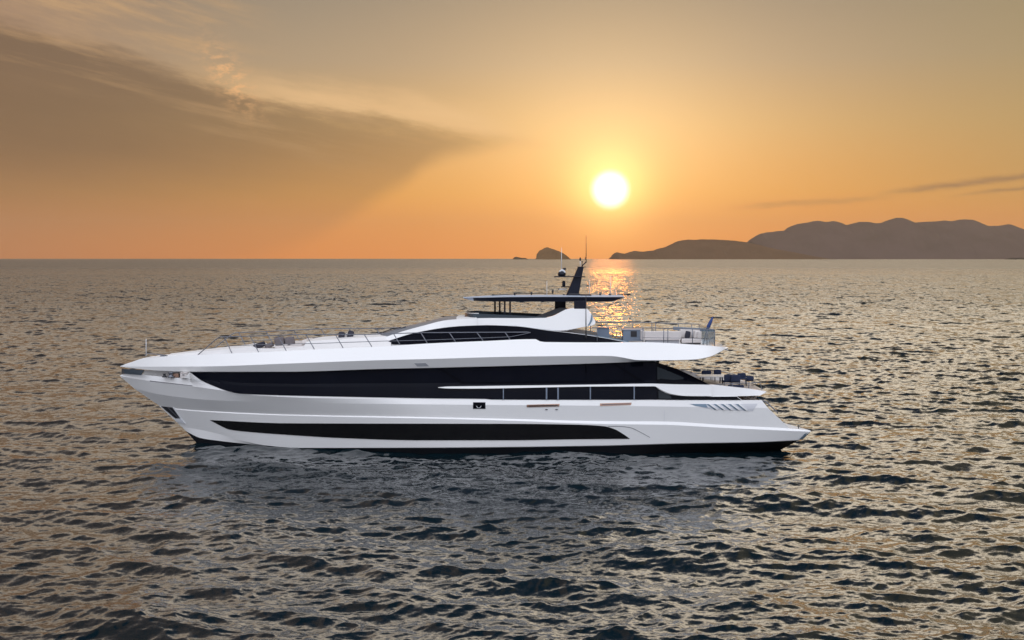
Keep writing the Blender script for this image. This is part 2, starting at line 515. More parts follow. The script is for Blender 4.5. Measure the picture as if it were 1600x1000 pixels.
def add(name, verts, faces, m, parent=None, smooth=False, org=None):
    o0 = ORG[parent.name] if parent is not None else (org if org is not None else np.zeros(3))
    v = [tuple(np.asarray(q, float) - o0) for q in verts]
    me = bpy.data.meshes.new(name); me.from_pydata(v, [], faces)
    if smooth: me.polygons.foreach_set("use_smooth", np.ones(len(faces), dtype=bool))
    me.validate()
    for k_ in (m if isinstance(m, (list, tuple)) else [m]): me.materials.append(k_)
    o = bpy.data.objects.new(name, me); COL.objects.link(o)
    if parent is not None:
        o.parent = parent; ORG[o.name] = o0
    else:
        o.location = o0; ORG[o.name] = o0
    return o


def pchip(xs, ys, x):
    xs = np.asarray(xs, float); ys = np.asarray(ys, float)
    h = np.diff(xs); d = np.diff(ys) / h
    m = np.zeros_like(xs); m[0], m[-1] = d[0], d[-1]
    for i in range(1, len(xs) - 1):
        if d[i - 1] * d[i] > 0:
            w1 = 2 * h[i] + h[i - 1]; w2 = h[i] + 2 * h[i - 1]
            m[i] = (w1 + w2) / (w1 / d[i - 1] + w2 / d[i])
    i = np.clip(np.searchsorted(xs, x) - 1, 0, len(h) - 1)
    t = (x - xs[i]) / h[i]
    return ((1 + 2 * t) * (1 - t) ** 2 * ys[i] + t * (1 - t) ** 2 * h[i] * m[i] + t * t * (3 - 2 * t) * ys[i + 1] + t * t * (t - 1) * h[i] * m[i + 1])


def bfun(u0, L, B, n=2.0, aft=0.35):
    def f(u):
        s = np.clip((u - u0) / L, 0, 1)
        return B * (1 - (1 - s) ** n) - aft * np.clip((u - 950) / 320, 0, 1) ** 2
    return f


def line(pts, bf, N=180, power=1.35):
    us = [p[0] for p in pts]; vs = [p[1] for p in pts]
    t = np.linspace(0, 1, N) ** power
    u = us[0] + (us[-1] - us[0]) * t
    v = pchip(us, vs, u)
    b = bf(u) if callable(bf) else np.interp(u, [q[0] for q in bf], [q[1] for q in bf])
    return np.array([at(uu, vv, YC - bb) for uu, vv, bb in zip(u, v, b)])


def mir(P):
    Q = np.array(P, float).copy(); Q[..., 1] = 2 * YC - Q[..., 1]; return Q


BV, BF = [], []                            # triangles collected for laying panels on the shells


def shell(name, lines, m, parent, both=True, bvh=True, smooth=True, more=()):
    V, Fs = [], []
    def strip(a, b):
        k = len(V); n = len(a)
        V.extend(list(a)); V.extend(list(b))
        for i in range(n - 1): Fs.append((k + i, k + i + 1, k + n + i + 1, k + n + i))
    for a, b in list(zip(lines[:-1], lines[1:])) + list(zip(more[:-1], more[1:])):
        if bvh:
            k = len(BV); n = len(a)
            BV.extend([tuple(q) for q in a]); BV.extend([tuple(q) for q in b])
            for i in range(n - 1): BF.append((k + i, k + i + 1, k + n + i + 1, k + n + i))
        strip(a, b)
        if both is True: strip(mir(b), mir(a))
    if both == 'split': shell(name, [mir(q) for q in lines[::-1]], m, parent, False, False, smooth)
    return add(name, V, Fs, m, parent, smooth)


def panel(name, top, bot, m, parent, off=0.02, rows=5, step=3.0, lin_=False, tree=None, smooth=True):
    """thin solid plate that follows the shells: top and bottom outlines given over the same span of u"""
    tr = tree or TREE[0]
    tu0, tu1 = top[0][0], top[-1][0]; bu0, bu1 = bot[0][0], bot[-1][0]
    n = max(3, int(max(tu1 - tu0, bu1 - bu0) / step) + 1)
    t = np.linspace(0, 1, n)
    def ev(P, u):
        if lin_ or len(P) < 3: return np.interp(u, [p[0] for p in P], [p[1] for p in P])
        return pchip([p[0] for p in P], [p[1] for p in P], u)
    tu = tu0 + (tu1 - tu0) * t; bu = bu0 + (bu1 - bu0) * t
    tv = ev(top, tu); bv_ = ev(bot, bu)
    O = Vector((0, 0, CH)); Pts = np.zeros((rows, n, 3)); last = None
    for i in range(n):
        for j in range(rows):
            s = j / (rows - 1)
            d = Vector(ray(tu[i] + (bu[i] - tu[i]) * s, tv[i] + (bv_[i] - tv[i]) * s)).normalized()
            h = tr.ray_cast(O, d)
            Y = h[0].y if h[0] is not None else (last if last else YC - 4)
            last = Y
            Pts[j, i] = np.array(O + d * ((Y - off) / d.y))
    V = [tuple(q) for q in Pts.reshape(-1, 3)]
    nb = len(V)
    V += [(q[0], q[1] + off + 0.03, q[2]) for q in V]
    Fs = []
    for j in range(rows - 1):
        for i in range(n - 1):
            a = j * n + i
            Fs.append((a, a + n, a + n + 1, a + 1))
            Fs.append((nb + a, nb + a + 1, nb + a + n + 1, nb + a + n))
    for i in range(n - 1):
        Fs.append((i, i + 1, nb + i + 1, nb + i))
        a = (rows - 1) * n + i
        Fs.append((a + 1, a, nb + a, nb + a + 1))
    for j in range(rows - 1):
        a = j * n; Fs.append((a + n, a, nb + a, nb + a + n))
        a = j * n + n - 1; Fs.append((a, a + n, nb + a + n, nb + a))
    o = add(name, V, Fs, m, parent, False)
    return o


def tube(name, pts, r, m, parent, org=None, seg=8):
    pts = [np.asarray(p, float) for p in pts]
    V, Fs = [], []
    for i, p in enumerate(pts):
        d = pts[min(i + 1, len(pts) - 1)] - pts[max(i - 1, 0)]
        d = d / (np.linalg.norm(d) + 1e-9)
        a = np.cross(d, [0, 1, 0] if abs(d[1]) < 0.9 else [1, 0, 0]); a /= np.linalg.norm(a); b = np.cross(d, a)
        rr = r[i] if isinstance(r, (list, tuple)) else r
        for k_ in range(seg):
            w = 2 * math.pi * k_ / seg
            V.append(p + rr * (math.cos(w) * a + math.sin(w) * b))
    for i in range(len(pts) - 1):
        for k_ in range(seg):
            k2 = (k_ + 1) % seg
            Fs.append((i * seg + k_, i * seg + k2, (i + 1) * seg + k2, (i + 1) * seg + k_))
    Fs.append(tuple(range(seg))[::-1]); Fs.append(tuple((len(pts) - 1) * seg + k_ for k_ in range(seg)))
    return add(name, V, Fs, m, parent, True, org)


def prism(name, poly, b0, b1, m, parent, org=None, lean=0.0):
    """outline (u, v) taken at half-breadth b0 (near face) and pushed back to b1; lean narrows the top"""
    near = [at(u, v, YC - b0) for u, v in poly]
    zmin = min(p[2] for p in near)
    near = [p + np.array([0, lean * (p[2] - zmin), 0]) for p in near]
    far = [p + np.array([0, b0 - b1, 0]) for p in near]
    n = len(poly)
    V = near + far
    Fs = [tuple(range(n)), tuple(range(2 * n - 1, n - 1, -1))] + [(i, n + i, n + (i + 1) % n, (i + 1) % n) for i in range(n)]
    o = add(name, V, Fs, m, parent, False, org)
    md = o.modifiers.new("bevel", 'BEVEL'); md.width = 0.02; md.segments = 2; md.limit_method = 'ANGLE'
    return o


def box(name, x0, x1, y0, y1, z0, z1, m, parent=None, bev=0.02, org=None, tilt=0.0, puff=0.0):
    """solid block; tilt turns it about its lower edge in the x-z plane, puff rounds it like a cushion"""
    if puff:
        n = 5
        V, Fs, idx = [], [], {}
        c = np.array([(x0 + x1) / 2, (y0 + y1) / 2, (z0 + z1) / 2]); h = np.array([(x1 - x0) / 2, (y1 - y0) / 2, (z1 - z0) / 2])
        def vert(i, j, k_):
            key = (i, j, k_)
            if key not in idx:
                q = np.array([i, j, k_]) / n * 2 - 1
                s = np.sign(q) * np.abs(q)
                sh = 1 - puff * 0.18 * np.array([(s[1] ** 2 + s[2] ** 2) / 2, (s[0] ** 2 + s[2] ** 2) / 2, (s[0] ** 2 + s[1] ** 2) / 2])
                V.append(c + s * h * sh); idx[key] = len(V) - 1
            return idx[key]
        for ax in range(3):
            for side_ in (0, n):
                for i in range(n):
                    for j in range(n):
                        def mk(a_, b_):
                            t_ = [0, 0, 0]; t_[ax] = side_; t_[(ax + 1) % 3] = a_; t_[(ax + 2) % 3] = b_; return vert(*t_)
                        f_ = (mk(i, j), mk(i + 1, j), mk(i + 1, j + 1), mk(i, j + 1))
                        Fs.append(f_ if side_ else f_[::-1])
    else:
        V = [np.array(q, float) for q in [(x0, y0, z0), (x1, y0, z0), (x1, y1, z0), (x0, y1, z0), (x0, y0, z1), (x1, y0, z1), (x1, y1, z1), (x0, y1, z1)]]
        Fs = [(0, 3, 2, 1), (4, 5, 6, 7), (0, 1, 5, 4), (1, 2, 6, 5), (2, 3, 7, 6), (3, 0, 4, 7)]
    if tilt:
        cx, cz = (x0 + x1) / 2, z0
        ct, st = math.cos(tilt), math.sin(tilt)
        V = [np.array([cx + (q[0] - cx) * ct + (q[2] - cz) * st, q[1], cz - (q[0] - cx) * st + (q[2] - cz) * ct]) for q in V]
    o = add(name, V, Fs, m, parent, bool(puff), org)
    if bev and not puff:
        md = o.modifiers.new("bevel", 'BEVEL'); md.width = bev; md.segments = 3
    return o


def lathe(name, c, prof, m, parent, seg=20, org=None):
    V, Fs = [], []
    for r_, z_ in prof:
        for k_ in range(seg):
            w = 2 * math.pi * k_ / seg
            V.append(np.array([c[0] + r_ * math.cos(w), c[1] + r_ * math.sin(w), c[2] + z_]))
    for i in range(len(prof) - 1):
        for k_ in range(seg):
            k2 = (k_ + 1) % seg
            Fs.append((i * seg + k_, i * seg + k2, (i + 1) * seg + k2, (i + 1) * seg + k_))
    Fs.append(tuple(range(seg))[::-1]); Fs.append(tuple((len(prof) - 1) * seg + k_ for k_ in range(seg)))
    return add(name, V, Fs, m, parent, True, org)


# ------------------------------------------------------------------ yacht
yacht = empty("motor_yacht", ROOT); ORG[yacht.name] = ROOT
tag(yacht, "long sleek white motor yacht with black window bands floating on the sunset sea", "yacht")

# --- hull lines (photo pixels, bow on the left), each with its half-breadth
TB = bfun(188, 440, 4.05, 2.1)
L0 = line([(188, 586.3), (194, 584.2), (222, 586), (258, 589.2), (297, 591.5), (340, 597), (420, 599.5), (600, 600.5), (900, 600.5), (1016, 599.6),
           (1108, 600.9), (1150, 605), (1180, 608.5), (1198, 612.0)], bfun(188, 420, 4.05, 2.0))
LG = line([(187.8, 587), (206, 589), (258, 593), (297, 597), (340, 603), (450, 611), (700, 612), (940, 612), (1050, 615.5), (1100, 618.5), (1150, 619), (1188, 618)],
          bfun(188, 425, 4.16, 2.0))
LG2 = line([(187.8, 587), (206, 589), (258, 593), (297, 597), (340, 603), (450, 611), (700, 612), (940, 612), (1050, 615.5), (1100, 618.5), (1151, 619)],
           bfun(188, 425, 4.16, 2.0))
LA2 = line([(187.5, 587.5), (206, 591), (232.5, 595), (300, 603.7), (340, 609), (400, 617.5), (500, 622), (680, 624), (940, 625.5), (1100, 625.5), (1159, 625)],
           bfun(188, 430, 4.26, 2.0))
LA = line([(187.5, 587.5), (206, 591), (232.5, 595), (300, 603.7), (340, 609), (400, 617.5), (500, 622), (680, 624), (940, 625.5), (1100, 625.5), (1190, 625)],
          bfun(188, 430, 4.26, 2.0))
LB = line([(209.7, 607), (243, 615), (276, 620), (320, 624.5), (450, 629), (680, 632), (940, 634), (1100, 636), (1200, 637.5)],
          bfun(209, 440, 4.34, 1.9))
LC = line([(249, 634), (278, 638.5), (340, 643), (450, 647.7), (680, 652), (800, 654.5), (940, 658), (1038, 658.6), (1130, 664), (1234, 669.5), (1266, 672.5)],
          bfun(247, 450, 4.22, 1.9))
LD = line([(249.5, 634.8), (278, 640), (340, 644.6), (450, 649.3), (680, 654.2), (800, 657.5), (940, 662.5), (1038, 663.8), (1130, 668.5), (1234, 673.2), (1266.5, 674.5)],
          bfun(247, 450, 4.30, 1.9))
LE = line([(284, 667), (313, 671.5), (340, 677.5), (380, 689), (412, 695.5), (466, 699.8), (660, 699.3), (940, 696), (1060, 692.6), (1180, 690.5), (1249, 687.5)],
          bfun(282, 440, 4.08, 1.7))
LF = line([(291, 674), (313, 684.3), (340, 688.5), (380, 693), (412, 696.3), (466, 700.4), (660, 700.2), (940, 697), (1060, 693.6), (1180, 691.5), (1247, 688.5)],
          bfun(289, 440, 4.0, 1.7))
BOT = LF.copy(); BOT[:, 2] = -0.9; BOT[:, 1] = YC - (YC - BOT[:, 1]) * np.interp(BOT[:, 0], [at(1000, 700, 85)[0], at(1150, 700, 85)[0], at(1250, 700, 85)[0]], [0.84, 0.45, 0.2])
BOT[:, 0] += np.linspace(1.6, -1.5, len(BOT))

LCU = line([(249, 634), (278, 638.5), (340, 643), (450, 647.7), (680, 652), (800, 654.5), (940, 658), (1038, 658.6), (1130, 664), (1234, 669.5)],
           bfun(247, 450, 4.22, 1.9))
hull = shell("hull", [LA, LB, LCU], WHITE, yacht, more=[LC, LD, LE, LF])
keel = shell("boot_stripe", [LF, BOT], BLACKP, yacht)
bul = shell("side_bulwark", [L0, LG], WHITE, yacht)
k0 = shell("waist_strip", [LG2, LA2], WHITE, yacht)

# --- upper band (bulwark of the upper deck)
T0 = line([(188, 572), (200, 567.8), (225, 559.8), (262, 556.6), (320, 553.8), (410, 550), (488, 546), (587, 541.6), (680, 536.2), (760, 532.8), (825, 530.1), (838, 530),
           (846, 534.3), (940, 535), (1001, 534.6), (1098, 539.4), (1138, 542.7)], bfun(188, 430, 3.90, 2.1))
TC = line([(188, 572.4), (225, 572.9), (315, 572.6), (450, 568), (587, 563), (680, 560.7), (800, 557.4), (940, 556), (958, 556.5), (975, 559), (996, 562.6), (1025, 563), (1082, 561.8), (1106, 558), (1138, 542.9)],
          bfun(188, 430, 4.48, 2.1))
TD = line([(188.3, 573), (240, 578.6), (293, 580.6), (450, 580.6), (587, 576.6), (680, 574.4), (940, 567.3), (1025, 564.2), (1082, 562.6), (1106, 559), (1138, 543.1)],
          bfun(188, 430, 4.22, 2.1))
band = shell("upper_band", [T0, TC, TD], WHITE, yacht)
# soffit and upper deck
def inset(L, d, dz):
    Q = L.copy(); Q[:, 1] = np.minimum(L[:, 1] + d, YC); Q[:, 2] += dz; return Q
def centre(L, dz):
    Q = L.copy(); Q[:, 1] = YC; Q[:, 2] += dz; return Q
shell("soffit", [TD, centre(TD, 0.05)], WHITE, yacht, bvh=False, smooth=False)
ua = np.linspace(0, 1, len(T0)) ** 1.35
drop = np.interp(ua, [0, 0.1, 0.25, 1], [-0.02, -0.06, -0.22, -0.22])
D1 = inset(T0, 0.14, 0); D2 = D1.copy(); D2[:, 2] += drop
D3 = centre(D2, 0.04)
shell("bulwark_inner_face", [T0, D1, D2], WHITE, yacht, bvh=False, smooth=False)
shell("upper_deck", [D2, D3], DECKW, yacht, bvh=False, smooth=False)
e0 = [T0[-1], TC[-1], TD[-1]]
add("overhang_end", [T0[-1], mir(T0[-1]), mir(TC[-1]), TC[-1]], [(0, 1, 2, 3)], WHITE, yacht)

# --- side wall behind the windows
def wline(pts, db):
    f = bfun(188, 425, 4.02 - db, 2.05)
    return line(pts, f)
WT = wline([(286, 580.5), (450, 580.2), (587, 575.6), (680, 573.6), (940, 566.5), (1025, 563.5), (1108, 600.7)], 0.0)
WT = line([(286, 580.5), (450, 580.2), (587, 575.6), (680, 573.6), (940, 566.5), (1025, 563.6)], bfun(188, 425, 3.98, 2.05))
WB = line([(296, 591.6), (340, 597.5), (420, 600), (600, 601), (900, 601), (1030, 600.8)], bfun(188, 421, 4.02, 2.0))
shell("side_wall", [WT, WB], WHITE, yacht)
# raked black fin at the aft end of the saloon
WF = [at(1025, 563.6, YC - 3.93), at(1110, 601.3, YC - 3.93), at(1025, 601.3, YC - 3.95)]
k = len(BV); BV.extend([tuple(q) for q in WF]); BF.append((k, k + 1, k + 2))
# the panels need rays against everything so far
TREE = [BVHTree.FromPolygons([Vector(q) for q in BV], BF)]

WIN = [(297, 581.4), (450, 580.9), (587, 576.8), (680, 574.8), (940, 567.6), (1025, 564.6)]
panel("hull_side_window", WIN + [(1026, 566)],
      [(297, 581.4), (313, 593.4), (337, 604.4), (357, 611.4), (375, 615), (400, 616.4), (450, 618), (560, 620.3), (680, 622.5), (757, 623.2), (770, 624.2), (940, 624.6), (1026, 624.5)],
      GLASS, yacht, 0.03, rows=9, step=3.0)
ff = panel("raked_fin", [(1026, 566), (1060, 577), (1109, 601.0)], [(1026, 600.6), (1060, 600.8), (1109, 601.6)], GLASSB, yacht, 0.06, rows=4, step=4, lin_=True)
panel("fin_window", [(1027, 573), (1050, 582), (1068, 590)], [(1027, 595), (1050, 594), (1068, 592.3)], DIMG, ff, 0.075, rows=3, step=4, lin_=True)
# mullions inside the long window
wn = bpy.data.objects["hull_side_window"]
for p_ in ([(686, 576), (691, 576)], [(962, 568), (966, 568)]):
    pass
panel("raked_mullion", [(684, 576), (690, 576)], [(722, 600), (730, 600)], GLASSB, wn, 0.045, rows=4, step=3)
panel("raked_mullion", [(957, 568.5), (963, 568.5)], [(1002, 598), (1010, 598)], GLASSB, wn, 0.045, rows=4, step=3)
panel("lower_window_frame", [(718, 597.6), (940, 595), (1006, 594)], [(718, 600.5), (940, 598), (1006, 597)], GLASSB, wn, 0.045, rows=2, step=6)
for uu in (915, 975):
    panel("mullion", [(uu, 568), (uu + 1.2, 568)], [(uu, 597), (uu + 1.2, 597)], GLASSB, wn, 0.045, rows=3)
# cap rail stripe sweeping into the aft bulwark
panel("cap_rail", [(684.5, 605.2), (700, 604.0), (726, 603.6), (940, 600.8), (1016, 599.5), (1060, 600.6), (1108, 601.2), (1112, 601.6)],
      [(684.5, 605.8), (700, 607.0), (726, 607.2), (940, 603.9), (1022, 603.6), (1034, 609.8), (1050, 615.8), (1072, 618.6), ][:7] + [(1072, 618.6), (1112, 619)],
      WHITE, yacht, 0.16, rows=5, step=2.5)
# lower window tier continues aft as a thin black sliver
panel("aft_side_window", [(1026, 606), (1034, 611.5), (1050, 617), (1072, 619.2), (1110, 619.8), (1151, 619.6)],
      [(1026, 624.4), (1060, 624.8), (1110, 624.9), (1158, 624.9)], GLASSB, yacht, 0.035, rows=4, step=3)
panel("clear_pane", [(1029, 608.5), (1048, 618.5)], [(1029, 623), (1049, 623)], DIMG, bpy.data.objects["aft_side_window"], 0.05, rows=3, step=3)
for uu, w_ in ((786.5, 1.6), (854, 2.4), (872, 2.4), (922.5, 1.8), (991, 1.8)):
    panel("stanchion", [(uu - w_ / 2, 603), (uu + w_ / 2, 603)], [(uu - w_ / 2, 624.3), (uu + w_ / 2, 624.3)], POSTM, yacht, 0.10, rows=3, step=1)
# lower hull window
panel("lower_hull_window", [(328, 656.4), (450, 661.4), (680, 662), (800, 662.2), (900, 663.6), (944, 666), (960, 670.5), (975, 679), (984, 685.3)],
      [(328, 656.6), (346, 666), (357, 670.8), (400, 675.8), (450, 679.5), (538, 684.6), (660, 687.9), (800, 687.8), (900, 686.3), (984, 685.5)],
      GLASSL, yacht, 0.03, rows=7, step=3)
# door outline aft of the lower window
cur = [(950, 666), (968, 666.3), (984, 668), (999, 674.5), (1015.5, 683.5)]
panel("hull_seam", [(a, b - 0.35) for a, b in cur], [(a, b + 0.35) for a, b in cur], SEAM, yacht, 0.012, rows=2, step=3)
cur = [(234, 595.2), (300.5, 602.8)]
panel("bow_slot", [(a, b - 0.5) for a, b in cur], [(a, b + 0.5) for a, b in cur], SEAM, yacht, 0.012, rows=2, step=6)
panel("hull_seam", [(1037.6, 630), (1038.1, 630)], [(1037.6, 657), (1038.1, 657)], SLATM, yacht, 0.01, rows=3)
# bow cheek: dark anchor pocket with the anchor in it
poc = panel("anchor_pocket", [(251, 634.6), (270, 637)], [(275, 655), (288, 662)], DARKM, yacht, 0.03, rows=5, step=3)
panel("anchor", [(271.5, 654.2), (282, 654.0)], [(275.5, 659), (289.5, 661.8)], WHITEM, poc, 0.09, rows=3, step=3)
panel("pocket_rib", [(262, 637.5), (264, 637.7)], [(279, 654), (281, 654.4)], STEEL, poc, 0.05, rows=3, step=2)
panel("pocket_edge", [(269.5, 636.6), (271.5, 637)], [(287, 661.5), (289.5, 662)], WHITEM, poc, 0.045, rows=3, step=2)
# bow glass between the band and the hull
# square port with its mark, bronze slots, little fairleads
port = panel("square_port", [(739.6, 629), (758, 629)], [(739.6, 638.3), (758, 638.3)], GLASSB, yacht, 0.03, rows=3)
panel("port_frame", [(739.0, 628.5), (758.6, 628.5)], [(739.0, 638.9), (758.6, 638.9)], SEAM, yacht, 0.015, rows=3)
for pts_ in ([(743.8, 634.2), (744.9, 634.2)], [(746.2, 637.6), (747.2, 637.6)]), ([(751.4, 634.2), (752.5, 634.2)], [(749.0, 637.6), (750.0, 637.6)]), ([(746.2, 636.9), (750, 636.9)], [(746.2, 637.7), (750, 637.7)]):
    panel("emblem_stroke", pts_[0], pts_[1], WHITEM, port, 0.045, rows=2)
for (a0, a1, v0, v1) in ((823, 874.5, 632.4, 636.4), (937.5, 987, 630.4, 634.2)):
    s_ = panel("bronze_slot", [(a0, v0), (a1, v0 - 1.3)], [(a0, v1), (a1 - 1, v1 - 1.4)], COPPER, yacht, 0.03, rows=3, step=6)
    panel("slot_recess", [(a0 + 3, v0 + 1.3), (a1 - 3, v0)], [(a0 + 3, v1 - 1.3), (a1 - 3, v1 - 2.6)], DARKM if a0 < 900 else SEAM, s_, 0.042, rows=2, step=6)
for uu in (853.8, 869.7):
    panel("fairlead", [(uu - 2, 639.2), (uu + 2, 639.2)], [(uu - 1.4, 640.8), (uu + 1.4, 640.8)], SEAM, yacht, 0.03, rows=2)
panel("band_vent", [(647, 567.6), (665, 567.2)], [(652, 572.6), (670.5, 572.2)], GREYP, yacht, 0.015, rows=2)
# louvred vent aft
vent = panel("side_vent", [(1077, 630.8), (1100, 630.9), (1150, 631.0), (1184, 630.6)], [(1077, 631.2), (1092, 635.6), (1110, 639), (1140, 641.0), (1176, 642.6)], SLATM, yacht, 0.012, rows=4)
panel("vent_recess", [(1079, 631.2), (1103, 631.2)], [(1087, 634.2), (1106, 637.2)], BLUEG, vent, 0.02, rows=3)
for i_ in range(5):
    a0 = 1103 + i_ * 11.5
    panel("vent_slat", [(a0, 631.4), (a0 + 4.5, 631.4)], [(a0 + 13.5, 640.2 + i_ * .3), (a0 + 17, 640.4 + i_ * .3)], BLUEG, vent, 0.022, rows=4, step=1)
    panel("vent_fin", [(a0 + 4.5, 631.4), (a0 + 7, 631.4)], [(a0 + 17, 640.4 + i_ * .3), (a0 + 19.0, 640.4 + i_ * .3)], WHITE, vent, 0.07, rows=4, step=1)

# --- bow pocket: floor, inner wall, dark bow glass and mooring gear
bi = [i for i in range(len(L0)) if L0[i][0] < at(305, 590, 86)[0]]
FL = L0[bi]
shell("mooring_deck_floor", [FL, centre(FL, 0.0)], DECKW, yacht, bvh=False, smooth=False)
def pl(u, v, b): return at(u, v, YC - b)
add("bow_glass", [pl(193.5, 576.3, .32), pl(225.2, 578.2, 1.25), pl(221, 586.4, 1.15), pl(193.5, 583.8, .30), pl(190, 575.5, 0), pl(190, 585, 0)],
    [(0, 1, 2, 3), (4, 0, 3, 5)], SMOKE, yacht)
add("bow_cheek_wall", [pl(226, 578.5, .2), pl(300, 579.5, .3), pl(300, 594, .3), pl(222, 587.5, .2)], [(0, 1, 2, 3)], DECKW, yacht)
add("bow_bulkhead", [pl(297, 579.5, 3.0), pl(297, 579.5, -3.0), pl(297, 596, -3.0), pl(297, 596, 3.0)], [(0, 1, 2, 3)], DECKW, yacht)
add("bow_web", [pl(288, 590.5, 2.45), pl(296, 582, 2.6), pl(300, 584.5, 2.62), pl(313, 593.6, 2.7), pl(300, 592, 2.6)], [(0, 1, 2, 3, 4)], WHITE, yacht)

# --- transom and swim platform
s1, s2 = LA[-1], LB[-1]
foot = LCU[-1]
stern = add("transom", [s1, s2, foot, mir(s1), mir(s2), mir(foot)], [(0, 1, 4, 3), (1, 2, 5, 4)], WHITE, yacht)
pf = [foot, LC[-1], mir(LC[-1]), mir(foot)]
plat = add("swim_platform", pf + [LD[-1], mir(LD[-1]), LE[-1], mir(LE[-1])], [(0, 1, 2, 3), (1, 4, 5, 2), (4, 6, 7, 5)], [DECKW], yacht)
add("platform_corner", [pl(1266.3, 675, LD is not None and 3.86), pl(1257.5, 677.6, 4.02), pl(1248.5, 687, 3.93), pl(1254, 687, 3.70)], [(0, 1, 2, 3)], BLUEG, yacht)  # bluish shade of the chamfered corner put into its colour
# the stern is cut back on the far quarter, so the platform runs out on the near side
xs0 = at(1180, 660, 85)[0] - ROOT[0]
for o_ in (hull, keel, stern, plat):
    for v_ in o_.data.vertices:
        if v_.co.x > xs0 and v_.co.y > -3.6:
            v_.co.x -= 0.5 * (v_.co.x - xs0) * min(1.0, (v_.co.y + 3.6) / 7.2)
lathe("platform_cleat", pl(1247.5, 669, 3.4), [(0.03, -0.1), (0.03, 0.1), (0.07, 0.12), (0.07, 0.18), (0.0, 0.18)], DARKM, yacht, 10)
tube("transom_handrail", [pl(1186, 628, 3.7), pl(1193, 626.2, 3.7), pl(1197, 627.5, 3.7), pl(1214, 643.5, 3.65), pl(1215.5, 646, 3.65)], 0.045, STEEL, yacht)
# light recess with furniture under the aft deck
add("cockpit_floor", [pl(1140, 626, 3.9), pl(1190, 626, 3.8), pl(1190, 626, 3.8) * [1, 0, 1] + [0, YC + 3.8, 0], pl(1140, 626, 3.9) * [1, 0, 1] + [0, YC + 3.9, 0]], [(0, 1, 2, 3)], TEAK, yacht)
for i_, (a0, a1) in enumerate(((1162, 1167), (1170, 1176), (1178, 1182))):
    p0 = pl(a0, 624.6, 2.6); p1 = pl(a1, 619.6, 2.6)
    t_ = empty("deck_chair", (p0[0], p0[1], p0[2])); ORG[t_.name] = np.array(t_.location)
    tag(t_, ["small pale chair in the stern opening nearest the black window", "small pale chair in the middle of the stern opening", "small pale chair in the stern opening nearest the transom rail"][i_], "chair", "chairs in the stern cockpit opening")
    box("seat", p0[0], p1[0], p0[1], p0[1] + .5, p0[2] + .06, p0[2] + .12, CREAM, t_)
    box("backrest", p1[0] - .05, p1[0], p0[1], p0[1] + .5, p0[2] + .1, p1[2], CREAM, t_)
    for sy in (0, .45): tube("leg", [(p0[0] + .03, p0[1] + sy, p0[2] - .1), (p0[0] + .03, p0[1] + sy, p0[2] + .08)], .02, DARKM, t_)

# --- aft main deck (behind the raked fin)
ai = [i for i in range(len(L0)) if L0[i][0] > at(1022, 600, 85)[0]]
AL = L0[ai]
A1 = inset(AL, 0.28, 0.0); A2 = A1.copy(); A2[:, 2] -= np.interp(np.arange(len(A2)), [0, len(A2) * .7, len(A2) - 1], [0.25, 0.25, 0.02])
shell("aft_bulwark_top", [AL, A1, A2], WHITE, yacht, both="split", bvh=False, smooth=False)
shell("aft_deck", [A2, centre(A2, 0)], TEAK, yacht, bvh=False, smooth=False)
add("aft_deck_end", [L0[-1], mir(L0[-1]), mir(LG[-1]), LG[-1]], [(0, 1, 2, 3)], WHITE, yacht)
add("cockpit_soffit", [LG[-1], mir(LG[-1]), mir(LG[-60]), LG[-60]], [(0, 1, 2, 3)], WHITE, yacht)
zt, zb = pl(1030, 564, 3.9)[2], pl(1030, 603, 3.9)[2]
xw = pl(1030, 600, 3.9)[0]
add("saloon_doors", [(xw, YC - 3.8, zb), (xw, YC + 3.8, zb), (xw, YC + 3.8, zt), (xw, YC - 3.8, zt)], [(0, 1, 2, 3)], GLASSB, yacht)

# far-side bulwark rising towards the saloon, seen from inside across the aft deck
zf = pl(1108, 601, 3.9)[2]
x0_, x1_ = pl(1030, 600, 3.9)[0], pl(1100, 600, 3.9)[0]
add("far_side_coaming", [(x0_, YC + 3.6, zf - .2), (x1_ + 1.5, YC + 3.6, zf - .2), (x1_, YC + 3.6, zf + .25), (x0_ + .4, YC + 3.6, zf + .75)], [(0, 1, 2, 3)], DECKW, yacht)

# --- fore coachroof and house
def bl(p): return [(u, b) for u, v, b in p], [(u, v) for u, v, b in p]
def line3(p, N=90, power=1.0):
    b_, uv = bl(p); return line(uv, b_, N, power)
C2 = line3([(262, 555.2, .9), (311, 549.8, 1.5), (360, 545, 1.9), (396, 541.6, 2.1), (402, 545.2, 2.15), (474, 541.5, 2.35), (478, 534.5, 2.3), (540, 529.6, 2.3), (586, 526.4, 2.2), (612, 525, 2.1)])
C1 = C2.copy(); C1[:, 1] -= np.linspace(.25, .75, len(C1)); C1[:, 2] = np.interp(C1[:, 0], D2[:, 0], D2[:, 2]) - 0.02
C3 = centre(C2, 0.06)
shell("foredeck_coachroof", [C1, C2, C3], MATTW, yacht, bvh=False)

